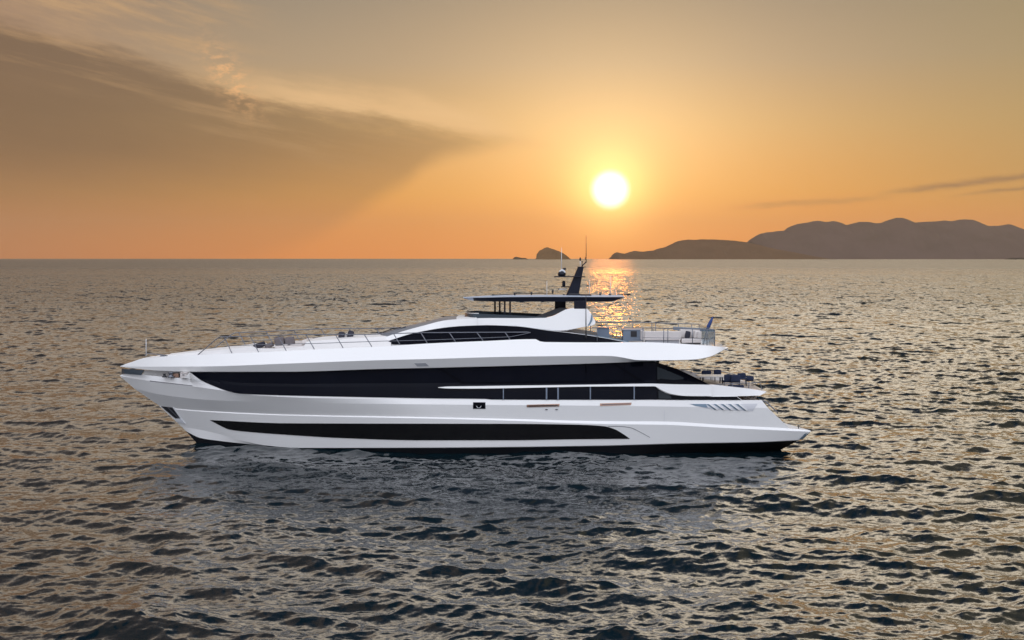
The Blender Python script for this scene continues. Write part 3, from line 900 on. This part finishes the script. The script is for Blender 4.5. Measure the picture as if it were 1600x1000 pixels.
H1p = [(603, 533.6, 2.35), (640, 521.8, 2.75), (660, 517.2, 2.9), (700, 510.8, 3.0), (726, 508.8, 3.05), (762, 507.7, 3.1), (806, 509.2, 3.12), (858, 516, 3.15),
       (900, 520.8, 3.18), (940, 527, 3.2), (990, 536.5, 3.22)]
H1 = line3(H1p)
H0 = H1.copy(); H0[:, 1] -= np.linspace(.1, .2, len(H0)); H0[:, 2] = np.minimum(H1[:, 2] - 0.02, np.interp(H1[:, 0], D2[:, 0], D2[:, 2]) - 0.1)
house = shell("deckhouse", [H0, H1], WHITE, yacht)
TREE2 = BVHTree.FromPolygons([Vector(q) for q in list(H0) + list(H1)], [(i, i + 1, len(H0) + i + 1, len(H0) + i) for i in range(len(H0) - 1)])
panel("deckhouse_side_window", [(604, 533.6), (640, 522.2), (660, 517.7), (700, 511.3), (726, 509.2), (762, 508.2), (806, 509.8), (858, 516.6), (900, 521.4), (940, 527.5), (984, 535.6)],
      [(604, 534.2), (610, 537.2), (616, 538.6), (680, 536.8), (760, 534.5), (840, 535), (900, 537), (984, 537)], GLASS, yacht, 0.03, rows=5, step=3, tree=TREE2)
hw = bpy.data.objects["deckhouse_side_window"]
for uu in (764.5, 790):
    panel("mullion", [(uu, 509.2), (uu + 1.4, 509.2)], [(uu, 532), (uu + 1.4, 532)], GLASSB, hw, 0.045, rows=3, tree=TREE2)
# white beam over the side window, swept up into the arch
H1b = line3([(588, 533.6, 2.30)] + [(u, v, b) for u, v, b in H1p[:5]] + [(745, 508.2, 3.08)])
H2 = line3([(588, 531.6, 2.05), (620, 520.6, 2.35), (640, 514.6, 2.5), (660, 509.2, 2.62), (700, 500.0, 2.87), (730, 497.9, 2.95), (745, 497.5, 2.98)])
shell("roof_beam", [H1b, H2], WHITE, yacht, both="split", bvh=False)
# windshield from beam to beam over the centreline
H3 = line3([(586, 524.5, 0.0), (628, 511.0, 0.0), (660, 504.6, 0.0), (700, 497.2, 0.0), (730, 494.9, 0), (745, 494.6, 0.0)])
HM = (H2 + H3) / 2; HM[:, 2] += 0.06
nW = int(len(H2) * 0.80)
shell("windshield", [H2[:nW], HM[:nW], H3[:nW]], WSHIELD, yacht, bvh=False)
shell("roof_panel", [H2[nW - 1:], HM[nW - 1:], H3[nW - 1:]], MATTW, yacht, bvh=False)
add("windshield_apron", [C2[-1], H2[0], H1b[0], mir(H1b[0]), mir(H2[0]), H3[0]], [(1, 2, 3, 4, 5)], WHITE, yacht)
for k_, (a, b) in enumerate((((588, 526), (626, 511.4)), ((591, 528), (634, 510.5)), ((587, 523.5), (616, 512.6)))):
    bb = (0.6, 1.4, -0.8)[k_]
    tube("wiper", [pl(a[0], a[1], bb), pl(b[0], b[1], bb - .3)], 0.035, DARKM, yacht)
# roof behind, stepping down to the sundeck
RF = line3([(740, 508, 3.0), (806, 509.4, 3.1), (858, 516, 3.12), (900, 521, 3.15), (940, 527.2, 3.18), (985, 535.8, 3.2)])
shell("roof_deck", [RF, centre(RF, 0.03)], BLUEG, yacht, bvh=False, smooth=False)  # blue-grey shade beneath the arch put into this deck's colour

arch = prism("arch", [(744.5, 497.5), (768, 497.2), (820, 497.4), (852, 496.9), (862, 494.6), (868, 492.4), (876, 488), (884, 484), (892, 482), (900, 481), (908, 480.9), (915, 481.4), (920, 484.5),
                      (925, 492), (931, 503.5), (929.5, 507), (926, 508.6), (918, 510), (886, 516.2), (876, 517), (864, 516.5), (828, 512), (806, 509.2), (762, 507.9), (744.5, 508.2)],
             3.08, 2.7, WHITE, yacht, lean=0.24)
prism("arch", [(838, 494.6), (852, 489), (868, 482.6), (874, 481), (884, 481), (890, 483), (898, 492), (900, 500), (838, 500)], -1.9, -2.3, GREYP, yacht)  # far arch, white like the near one, greyed for shade by its colour
add("arch_inner_shade", [pl(917.5, 509.5, 3.0), pl(921.5, 503, 2.98), pl(923.5, 496, 2.95), pl(924, 490, 2.95), pl(926, 493, 2.95), pl(925.5, 500, 2.97), pl(922.5, 506.5, 3.0), pl(919.5, 509.4, 3.0)],
    [tuple(range(8))], BLUEG, yacht)  # strip with the bluish shade of the arch's inner side as its colour
# flybridge coaming
def coam(v0, v1):
    P0, P1 = [], []
    for t in np.linspace(0, 1, 60):
        if t < .35:
            w = t / .35 * math.pi / 2; b = 2.25 * math.sin(w); u = 727 + 20 * (1 - math.cos(w))
        else:
            b = 2.25; u = 747 + (868 - 747) * (t - .35) / .65
        zt_ = at(800, np.interp(u, [727, 745, 868], [490.4, 490.0, 495.5]), YC - 2.25)[2]
        x = (u - 800) / F * (YC - b) 
        P1.append((x, YC - b, zt_)); P0.append((x - 0.1, YC - b - .05, zt_ - .55))
    return np.array(P0), np.array(P1)
K0, K1 = coam(0, 0)
shell("flybridge_screen", [K0, K1], SMOKE, yacht, bvh=False)
K2 = K1.copy(); K2[:, 2] += .04; K3 = K1.copy(); K3[:, 1] += .05; K3[:, 2] += .04
shell("flybridge_coaming_cap", [K1[:22], K2[:22], K3[:22]], WHITE, yacht, bvh=False)
box("helm_console", pl(744, 490, 1)[0], pl(760, 490, 1)[0], YC - 1.2, YC + 1.2, 7.9, 8.55, GREYP, yacht)

# --- hardtop on its pillars
def ht(pts, bmax):
    P = []
    for t in np.linspace(0, 1, 100):
        u = pts[0][0] + (pts[-1][0] - pts[0][0]) * t ** 1.0
        v = pchip([p[0] for p in pts], [p[1] for p in pts], u)
        s = np.clip((u - pts[0][0]) / 55, 0, 1); e = np.clip((pts[-1][0] - u) / 30, 0, 1)
        b = bmax * (1 - (1 - s) ** 2.4) * (0.80 + 0.20 * (1 - (1 - e) ** 2))
        z = at(800, v, YC - bmax)[2]
        P.append(((u - 800) / F * (YC - b), YC - b, z))
    return np.array(P)
HT = ht([(724, 467.5), (745, 466), (786, 464.6), (850, 464.2), (930, 464.4), (976, 464.6)], 2.7)
HB = ht([(725, 468.4), (740, 470.8), (800, 471.2), (920, 471.4), (955, 471), (975, 465.4)], 2.62)
hts = shell("hardtop", [HT, HB, centre(HB, 0)], NAVY, yacht, bvh=False)
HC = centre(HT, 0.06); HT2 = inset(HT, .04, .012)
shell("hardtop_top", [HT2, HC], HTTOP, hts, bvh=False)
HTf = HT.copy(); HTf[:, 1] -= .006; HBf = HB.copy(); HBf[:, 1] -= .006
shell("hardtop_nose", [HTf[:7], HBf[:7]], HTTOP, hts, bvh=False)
for uu, bb, vb in ((788.7, 2.1, 496), (797, 2.1, 497), (773.4, -2.0, 492), (780.8, -2.0, 492)):
    prism("pillar", [(uu - 1.3, 470), (uu + 1.3, 470), (uu + 1.5, vb), (uu - 1.5, vb)], bb, bb - .12, NAVY, yacht)
prism("aft_pillar", [(897, 470), (916.5, 470), (916.5, 482.5), (897, 482.5)], 2.75, 2.6, NAVY, yacht)
prism("aft_pillar", [(867, 470), (884, 470), (884, 483), (867, 483)], -1.95, -2.2, NAVY, yacht)

# --- mast with its gear
mast = prism("mast", [(903, 417.5), (912, 417.5), (910, 428), (904.2, 461.5), (884.5, 461.5), (890, 449)], .28, -.28, NAVY, yacht)
prism("mast_foot", [(889, 458.5), (906, 458.5), (908, 462.5), (888, 462.5)], .5, -.5, DARKM, mast)
prism("upper_platform", [(901.8, 416.6), (915.8, 416.6), (915.0, 418), (903, 418)], .3, -.3, NAVY, mast)
prism("crossarm", [(866, 431.4), (914.8, 431.6), (914.8, 433.4), (866, 432.9)], .5, -.5, NAVY, mast)
prism("lower_arm", [(876.5, 447.3), (890, 447.3), (890, 449), (876.5, 448.8)], .2, -.2, NAVY, mast)
tube("bracket_bar", [pl(872.5, 452, 0), pl(885, 451.6, 0)], .035, WHITEM, mast)
lathe("bracket_lamp", pl(873, 452.6, 0), [(.05, 0), (.05, .09), (0, .09)], DARKM, mast, 10)
lathe("radar_drum", pl(880.9, 447.4, 0), [(.11, 0), (.11, .3), (.08, .37), (0, .39)], NAVY, mast)
lathe("satellite_dome", pl(877.8, 431.4, 0), [(.22, 0), (.27, .1), (.26, .22), (.16, .34), (0, .38)], NAVY, mast)
prism("radar_arm", [(873.5, 423.6), (878, 420.4), (882, 422), (884, 426), (879, 427.5), (875, 426)], .15, -.1, WHITEM, mast)
box("camera_head", pl(880.5, 0, 0)[0], pl(885, 0, 0)[0], YC - .12, YC + .1, pl(880, 422, 0)[2], pl(880, 418.4, 0)[2], DARKM, mast)
tube("white_whip_antenna", [pl(877.4, 422, 0), pl(877.4, 387, 0)], [.028, .012], WHITEM, mast)
tube("top_whip_antenna", [pl(915.8, 411, 0), pl(915.8, 368, 0)], [.028, .012], DARKM, mast)
tube("top_bracket", [pl(909, 416.5, 0), pl(912, 413, 0), pl(916, 409, 0)], .035, NAVY, mast)
tube("lamp_stalk", [pl(906.6, 417, 0), pl(906.6, 407, 0)], .025, WHITEM, mast)
lathe("mast_lamp", pl(906.6, 408, 0), [(.02, 0), (.06, .08), (.065, .16), (.02, .26), (0, .27)], DARKM, mast, 12)
tube("lamp_stalk", [pl(909.6, 416.5, 0), pl(909.6, 409, 0)], .025, DARKM, mast)
lathe("mast_lamp", pl(909.6, 410, 0), [(.03, 0), (.045, .06), (0, .1)], DARKM, mast, 12)
tube("small_antenna", [pl(914.4, 406, 0), pl(914.4, 401.5, 0)], .02, DARKM, mast)
# roof fittings
tube("roof_rail", [pl(766, 462.6, 0), pl(771, 461.2, 0), pl(804, 459.2, 0), pl(830, 458.4, 0), pl(864, 458.2, 0)], .022, DARKM, yacht)
for uu, vv in ((770.5, 462.8), (804.3, 460), (830.3, 459), (863.6, 456.5), (881, 462.5), (938, 461.6), (953, 461.6)):
    lathe("roof_lamp", pl(uu, vv, 0), [(.05, -.1), (.05, .02), (.075, .04), (.075, .12), (0, .14)], DARKM, yacht, 10)
tube("roof_antenna", [pl(854.5, 461, .3), pl(854.5, 439, .3)], [.02, .01], WHITEM, yacht)
tube("roof_antenna", [pl(921, 461, -.4), pl(921, 437, -.4)], [.02, .01], WHITEM, yacht)
tube("roof_antenna", [pl(954, 461, -.4), pl(954, 432, -.4)], [.02, .01], WHITEM, yacht)
tube("roof_antenna", [pl(962, 462, 0), pl(962, 452, 0)], [.02, .01], GREYP, yacht)
box("liferaft_case", pl(908, 0, .5)[0], pl(925, 0, .5)[0], YC - .8, YC - .2, pl(908, 462, .5)[2], pl(908, 459.5, .5)[2], DARKM, yacht)
tube("side_whip_antenna", [pl(915.6, 527, 3.25), pl(915.6, 462, 3.25)], [.04, .018], DARKM, yacht)
lathe("whip_base", pl(915.6, 527.5, 3.25), [(.07, -.05), (.07, .12), (.04, .3), (0, .3)], DARKM, yacht, 12)

# --- rails
def rail_b(u): return float(bfun(188, 430, 3.90, 2.1)(u)) - 0.12
def rp(u, v, far=False):
    p = pl(u, v, rail_b(u)); return mir(p) if far else p
RT = [(308.6, 555), (318, 547), (330, 536.5), (341, 527.5), (346, 526), (387, 525.4), (474, 522.6), (572, 522.5), (660, 519.8), (747, 519.3), (822, 519.0), (829, 519.6)]
RM = [(352, 541), (403, 538.6), (494, 536.6), (597, 533), (660, 531.6), (740, 528.6), (798, 526.2), (829, 519.9)]
FEET = [(362.5, 553), (403.8, 550.8), (447, 548.6), (491, 546.4), (535.8, 544.2), (580.7, 542.4), (625, 540), (667.7, 537.6), (711.7, 535.4), (754.6, 533.5), (796.8, 531.7)]
TOPS = [(350, 526), (391, 525.3), (434, 524), (478, 522.7), (524, 522.6), (569, 522.5), (615, 521.4), (657.5, 519.9), (702, 519.6), (745, 519.3), (789, 519.2)]
for far in (False, True):
    tube("bow_rail", [rp(u, v, far) for u, v in RT], .032, STEEL, yacht)
    tube("lower_bow_rail", [rp(u, v, far) for u, v in RM], .02, STEEL, yacht)
    for a, b in zip(FEET, TOPS):
        tube("rail_post", [rp(a[0] + 1, a[1] + 1, far), rp(a[0] - 1, a[1] - 3, far), rp(b[0], b[1], far)], .03, STEEL, yacht)
tube("jackstaff", [pl(228.3, 556, .3), pl(228.3, 529.6, .3)], [.03, .02], WHITEM, yacht)
tube("bow_guard", [pl(226, 555, .5), pl(228.5, 552.8, .5), pl(240, 553, .5), pl(262, 555.5, .5), pl(262, 558, .5)], .03, STEEL, yacht)
for a0, a1 in ((244, 252),):
    box("anchor_windlass", pl(a0, 0, .4)[0], pl(a1, 0, .4)[0], YC - .6, YC - .1, pl(a0, 558, .5)[2], pl(a0, 555.4, .5)[2], STEEL, yacht)

# sundeck rail, glass and wind screen
sb = 3.62
def sp_(u, v, far=False, b=sb):
    p = pl(u, v, b); return mir(p) if far else p
for far in (False, True):
    tube("sundeck_rail", [sp_(u, v, far) for u, v in ((922, 512.5), (933, 512.2), (1010, 512.4), (1060, 513.5), (1116.5, 515.2), (1117, 517))], .03, STEEL, yacht)
    tube("sundeck_mid_rail", [sp_(u, v, far) for u, v in ((1004, 527.6), (1060, 528.2), (1116.5, 529.5))], .015, STEEL, yacht)
    for uu in (933, 1004.5, 1037, 1043.5, 1082, 1104.7, 1116.8):
        vt = np.interp(uu, [933, 1010, 1060, 1117], [512.2, 512.4, 513.5, 515.2])
        tube("sundeck_post", [sp_(uu, vt, far), sp_(uu, 537 + (uu - 1000) * .03 if uu > 1000 else 533, far)], .028, STEEL, yacht)
add("aft_glass_screen", [sp_(1117, 515.5), sp_(1117, 540, False), sp_(1117, 540, True), sp_(1117, 515.5, True)], [(0, 1, 2, 3)], CLEAR, yacht)
add("side_glass_screen", [sp_(1096.5, 514.8), sp_(1117, 515.3), sp_(1117, 539), sp_(1096.5, 538)], [(0, 1, 2, 3)], CLEAR, yacht)
zz = at(800, 509.5, YC - 0)[2]
prism("wind_screen", [(1052, 510.5), (1116, 514), (1116, 518.5), (1052, 515.8)], -2.4, -2.5, GREYCAB, yacht)
flag = tube("flagstaff", [pl(1098.5, 540, 0), pl(1103, 520, 0), pl(1114.2, 494.6, 0)], .03, STEEL, yacht)
tube("furled_flag", [pl(1104.2, 516.5, 0), pl(1107, 510, 0), pl(1110.5, 502.5, 0), pl(1113.7, 495.3, 0)], [.05, .13, .11, .05], BLUEF, flag)

# aft deck rails
ab = 3.55
for far in (False, True):
    g = lambda u, v: (mir(pl(u, v, ab)) if far else pl(u, v, ab))
    if far:
        tube("aft_rail", [at(1064.6, 577.7, YC + ab), at(1097, 576.6, YC + ab), at(1104, 581, YC + ab), at(1109, 583, YC + ab)], .028, STEEL, yacht)
        tube("aft_rail", [at(1105, 577.4, YC + ab), at(1130, 581, YC + ab), at(1155, 586.8, YC + ab), at(1179.5, 594, YC + ab), at(1180.5, 604, YC + ab)], .028, STEEL, yacht)
        for uu, v0, v1 in ((1080, 576.8, 583), (1105.5, 577.4, 588), (1113, 578.8, 588), (1156, 587, 599), (1170, 591, 602)):
            tube("aft_rail_post", [at(uu, v0, YC + ab), at(uu, v1, YC + ab)], .025, STEEL, yacht)
    else:
        tube("aft_rail", [g(1113, 601.5), g(1138, 599.5), g(1160, 598.6), g(1187.6, 598), g(1190.6, 608.5)], .028, STEEL, yacht)
        for uu, v0, v1 in ((1144.5, 599.2, 604.8), (1170, 598.4, 608)):
            tube("aft_rail_post", [g(uu, v0), g(uu, v1)], .03, STEEL, yacht)

# ------------------------------------------------------------------ furniture on deck: things of their own
def thing(name, label, cat, loc, group=None):
    t = empty(name, tuple(loc)); ORG[t.name] = np.array(loc, float)
    return tag(t, label, cat, group)


def cushion(label, u0, u1, v0, v1, b, m, tilt=0.0, depth=.5, group="scatter cushions on the foredeck", thick=None):
    p0 = pl(u0, v1, b); p1 = pl(u1, v0, b)
    x0, x1 = p0[0], p1[0]
    if thick: x1 = x0 + thick
    c = np.array([(x0 + x1) / 2, YC - b + depth / 2, p0[2]])
    o = box("cushion", x0, x1, YC - b, YC - b + depth, p0[2], p1[2], m, None, org=c, tilt=tilt, puff=1.0)
    tag(o, label, "cushion", group); return o


GF = "scatter cushions on the foredeck"
cushion("flat dark cushion at the forward end of the foredeck lounge", 396, 415, 535.6, 544.2, 1.98, CHAR, -0.35, .6)
cushion("small taupe cushion lying just behind the flat dark one", 414, 428, 536.0, 543.6, 1.9, TAUPE, -0.35, .5)
cushion("large upright taupe cushion left of its twin on the cream sofa", 429, 444.5, 526.8, 540.6, 2.02, TAUPE, -0.15, .55)
cushion("large upright taupe cushion right of its twin on the cream sofa", 445, 460.5, 526.4, 540.2, 2.0, TAUPE, -0.15, .55)
cushion("dark cushion on the small sofa further back, left one", 527.5, 537, 518.6, 531.0, 1.0, CHAR, 0.10, .5)
cushion("dark narrow cushion nearest the windshield", 540.5, 550, 516.6, 530.0, .9, CHAR, 0.25, .5)

# curved cream sofa on the foredeck
p0, p1 = pl(429, 547, 2.05), pl(474, 540, 2.05)
t = thing("foredeck_sofa", "low cream sofa on the foredeck beneath two taupe cushions", "sofa", (p0[0] + .9, YC, p0[2]))
box("seat", p0[0], p1[0], YC - 2.05, YC + 1.6, p0[2] - .1, p1[2], CREAM, t, bev=.1)
box("seat_pad", p0[0] + .3, p1[0] - .1, YC - 1.98, YC + 1.5, p1[2], p1[2] + .10, CREAM, t, bev=.05)
box("backrest", p1[0] - .3, p1[0] + .12, YC - 1.1, YC + 1.6, p1[2], p1[2] + .30, CREAM, t, bev=.1)
p0, p1 = pl(398, 548, 1.95), pl(428, 543.8, 1.95)
t = thing("sun_pad", "long pale sun pad ahead of the cream foredeck sofa", "sun pad", (p0[0] + .6, YC, p0[2]))
box("pad", p0[0], p1[0], YC - 2.0, YC + 1.7, p0[2] - .1, p1[2], CREAM, t, bev=.08)
box("headrest", p0[0], p0[0] + .35, YC - 1.6, YC + 1.6, p1[2], p1[2] + .06, CREAM, t, bev=.03)
p0, p1 = pl(508, 534, .8), pl(529, 528.2, .8)
t = thing("small_sofa", "small cream sofa in front of the windshield beside dark cushions", "sofa", (p0[0] + .5, YC, p0[2]))
box("seat", p0[0], p1[0] + .9, YC - .8, YC + 1.5, p0[2] - .3, p1[2], CREAM, t, bev=.06)
box("backrest", p1[0] + .35, p1[0] + .6, YC - .7, YC + 1.4, p1[2], p1[2] + .28, CREAM, t, bev=.08)
# mooring gear in the bow opening
t = thing("mooring_winch", "dark mooring winch standing in the narrow bow opening", "winch", pl(264, 590, 1.55))
lathe("drum", pl(267, 589.6, 1.6), [(.22, 0), (.22, .08), (.13, .1), (.13, .25), (.2, .28), (.2, .33), (0, .34)], STEEL, t)
lathe("drum", pl(257, 589.4, 1.5), [(.16, 0), (.16, .06), (.09, .08), (.09, .2), (.14, .23), (0, .24)], DARKM, t)
box("motor_housing", pl(260, 0, 1.5)[0], pl(272, 0, 1.5)[0], YC - 1.5, YC - 1.1, pl(264, 590, 1.5)[2], pl(264, 584, 1.5)[2], COPPER, t)
t = thing("deck_locker", "cream locker in the bow opening next to the winch", "locker", pl(279, 590.5, 1.8))
box("body", pl(274.5, 0, 2.0)[0], pl(285, 0, 2.0)[0], YC - 2.0, YC - 1.5, pl(279, 591, 2.)[2], pl(279, 583.4, 2.)[2], CREAM, t)
box("lid", pl(274, 0, 2.0)[0], pl(285.5, 0, 2.0)[0], YC - 2.03, YC - 1.48, pl(279, 583.4, 2.)[2], pl(279, 582.4, 2.)[2], CREAM, t)
box("handle", pl(278, 0, 2.0)[0], pl(281, 0, 2.0)[0], YC - 2.05, YC - 2.0, pl(279, 586, 2.)[2], pl(279, 585, 2.)[2], STEEL, t, bev=0)

# sundeck furniture
def cab(name, label, u0, u1, v0, v1, b, dep, dark=None):
    p0, p1 = pl(u0, v1, b), pl(u1, v0, b)
    t = thing(name, label, "bar cabinet", ((p0[0] + p1[0]) / 2, YC - b, p0[2]))
    box("body", p0[0], p1[0], YC - b, YC - b + dep, p0[2] - .25, p1[2] - .06, GREYCAB, t)
    box("worktop", p0[0] - .04, p1[0] + .04, YC - b - .04, YC - b + dep + .04, p1[2] - .06, p1[2], GREYP, t, bev=.01)
    if dark:
        q0, q1 = pl(dark[0], dark[3], b), pl(dark[1], dark[2], b)
        box("dark_opening", q0[0], q1[0], YC - b - .03, YC - b, q0[2], q1[2], DARKM, t, bev=.005)  # flat dark plate put in for the cabinet's dark opening
    return t


cab("grill_cabinet", "plain blue-grey cabinet on the sundeck close to the arch", 933.5, 952, 511.8, 524.5, 1.6, .8)
cab("bar_cabinet", "wide blue-grey bar on the sundeck with a dark opening", 973.5, 1006, 514.2, 527, 1.6, .9, (985.5, 995, 517.2, 526.2))
for i_, uu in enumerate((957.5, 963.5, 969.5)):
    c = pl(uu, 528, 1.2)
    s_ = thing("bar_stool", ["gilt bar stool nearest the plain grill cabinet", "gilt bar stool between the two other stools", "gilt bar stool nearest the bar with the dark opening"][i_], "bar stool", c, "bar stools on the sundeck")
    lathe("base", c, [(.14, 0), (.14, .03), (.03, .05), (.03, .06)], GOLD, s_, 12)
    tube("stem", [c + [0, 0, .05], c + [0, 0, .38]], .025, GOLD, s_)
    box("seat", c[0] - .11, c[0] + .11, c[1] - .12, c[1] + .12, c[2] + .38, c[2] + .43, GOLD if i_ else CREAM, s_)
    box("backrest", c[0] + .08, c[0] + .11, c[1] - .12, c[1] + .12, c[2] + .43, c[2] + .62, CREAM, s_, bev=.01)
# long sofa
p0, p1 = pl(1007, 531.5, 2.9), pl(1064, 517.6, 2.9)
t = thing("sundeck_sofa", "long cream sofa on the sundeck with its plain back to the near rail", "sofa", ((p0[0] + p1[0]) / 2, YC - 2.9, p0[2]))
box("backrest", p0[0], p1[0], YC - 2.95, YC - 2.65, p0[2], p1[2], CREAM, t, bev=.06)
box("seat", p0[0], p1[0], YC - 2.65, YC - 1.9, p0[2], p0[2] + .35, CREAM, t, bev=.08)
box("base", p0[0] + .1, p1[0] - .1, YC - 2.8, YC - 2.0, p0[2] - .28, p0[2] - .002, GREYP, t)
box("armrest", p0[0] - .2, p0[0] - .01, YC - 2.95, YC - 1.9, p0[2], p1[2] + .03, CREAM, t, bev=.05)
p0, p1 = pl(1065, 536, 2.9), pl(1096, 529.2, 2.9)
pk = pl(1080, 515.2, 2.7)
t = thing("corner_sofa", "cream armchair-like sofa end facing the camera beside the aft glass", "sofa", ((p0[0] + p1[0]) / 2, YC - 2.9, p0[2]))
box("seat", p0[0], p1[0], YC - 2.9, YC - 2.0, p0[2], p1[2], CREAM, t, bev=.06)
box("base", p0[0] + .05, p1[0] - .02, YC - 2.8, YC - 1.9, p0[2] - .1, p0[2] - .002, DARKM, t)
box("backrest", p0[0], p1[0], YC - 2.15, YC - 1.8, p1[2], pk[2], CREAM, t, bev=.06)
box("armrest", p1[0] - .25, p1[0] + .02, YC - 2.88, YC - 2.16, p1[2] + .003, pk[2] - .1, CREAM, t, bev=.06)
cushion("charcoal cushion propped in the sundeck corner sofa", 1070, 1078, 517.4, 529.2, 2.75, CHAR, .2, .45, "cushions on the sundeck sofa")
cushion("cream cushion propped behind the armrest of the corner sofa", 1084, 1090, 516.6, 529.2, 2.75, CREAM, .12, .45, "cushions on the sundeck sofa")
# white coffee table
p0 = pl(1048, 536.5, 2.0)

# aft deck dining set
dz_ = pl(1110, 600, 0)[2]
def deckz(u): return float(np.interp(pl(u, 600, 0)[0], A2[:, 0], A2[:, 2]))
pc = pl(1112, 590, .3)
t = thing("dining_table", "long pale table on the aft deck between the navy chairs", "table", (pc[0], pc[1], deckz(1112)))
lathe_prof = [(.0, 0)]
pA, pB = pl(1092, 589.6, .9), pl(1137, 592.8, .9)
box("table_top", pA[0], pB[0], YC - .9, YC + .8, deckz(1112) + .5, deckz(1112) + .56, WHITEM, t, bev=.03)
for xx in (pA[0] + .3, pB[0] - .3):
    for yy in (-.6, .5):
        tube("leg", [(xx, YC + yy, deckz(1112) - .02), (xx, YC + yy, deckz(1112) + .5)], .035, DARKM, t)


def chair(label, u, b, face, w=.42, hgt=.85, m=NAVYF):
    x = pl(u, 590, b)[0]; z = deckz(min(u, 1180)) + .01; y = YC - b
    t = thing("dining_chair", label, "chair", (x, y, z), "chairs round the aft deck table")
    box("seat", x - w / 2, x + w / 2, y - w / 2, y + w / 2, z + .34, z + .44, m, t, bev=.03)
    if face == 0: box("backrest", x - w / 2, x + w / 2, y + w / 2 - .02, y + w / 2 + .06, z + .40, z + hgt * .88, m, t, puff=1.0)
    elif face == 1: box("backrest", x - w / 2, x + w / 2, y - w / 2 - .06, y - w / 2 + .02, z + .40, z + hgt * .88, m, t, puff=1.0)
    else: box("backrest", x + w / 2 - .02, x + w / 2 + .06, y - w / 2, y + w / 2, z + .40, z + hgt * .88, m, t, puff=1.0)
    for sx in (-1, 1):
        for sy in (-1, 1):
            tube("leg", [(x + sx * w * .42, y + sy * w * .42, z), (x + sx * w * .42, y + sy * w * .42, z + .35)], .02, DARKM, t)
    return t


chair("navy chair on the far side of the table nearest the black fin", 1105, -1.5, 0, .7, .8)
chair("navy chair on the far side of the table in the middle, highest backrest", 1122, -1.7, 0, .55, .95)
chair("broad navy armchair at the near aft end of the table, left of its twin", 1137, 1.3, 1, .62, 1.0)
chair("broad navy armchair behind the pale table end, right of its twin", 1148, 1.5, 1, .66, .98)
chair("low navy chair near the stern, left of the last one", 1160, -.6, 0, .6, .85)
chair("low navy chair nearest the stern rail", 1171, .2, 1, .5, .8)
for (u_, b_, l_) in ((1150, 2.6, "low dark stool at the near edge of the aft deck"),):
    x = pl(u_, 598, b_)[0]; z = deckz(u_)
    t = thing("ottoman", l_, "ottoman", (x, YC - b_, z))
    box("pad", x - .5, x + .5, YC - b_ - .25, YC - b_ + .25, z + .12, z + .26, NAVYF, t, bev=.04)
    box("base", x - .4, x + .4, YC - b_ - .2, YC - b_ + .2, z - .0, z + .12, DARKM, t)

# ------------------------------------------------------------------ haze
HAZE = True
if HAZE:
    hx, hy0, hy1, hz0, hz1 = 24000, -3000, 34000, -12, 1000
    V = [(-hx, hy0, hz0), (hx, hy0, hz0), (hx, hy1, hz0), (-hx, hy1, hz0), (-hx, hy0, hz1), (hx, hy0, hz1), (hx, hy1, hz1), (-hx, hy1, hz1)]
    hz = add("haze", V, [(0, 3, 2, 1), (4, 5, 6, 7), (0, 1, 5, 4), (1, 2, 6, 5), (2, 3, 7, 6), (3, 0, 4, 7)], [], None)
    m = bpy.data.materials.new("haze"); m.use_nodes = True; t = m.node_tree; t.nodes.clear()
    o_ = t.nodes.new("ShaderNodeOutputMaterial"); v_ = t.nodes.new("ShaderNodeVolumePrincipled")
    v_.inputs['Color'].default_value = (0.95, 0.86, 0.72, 1)
    v_.inputs['Density'].default_value = 1.65e-5
    v_.inputs['Anisotropy'].default_value = 0.5
    t.links.new(v_.outputs[0], o_.inputs['Volume'])
    hz.data.materials.append(m)
    hz['kind'] = 'stuff'; hz['label'] = 'warm evening haze over the sea'
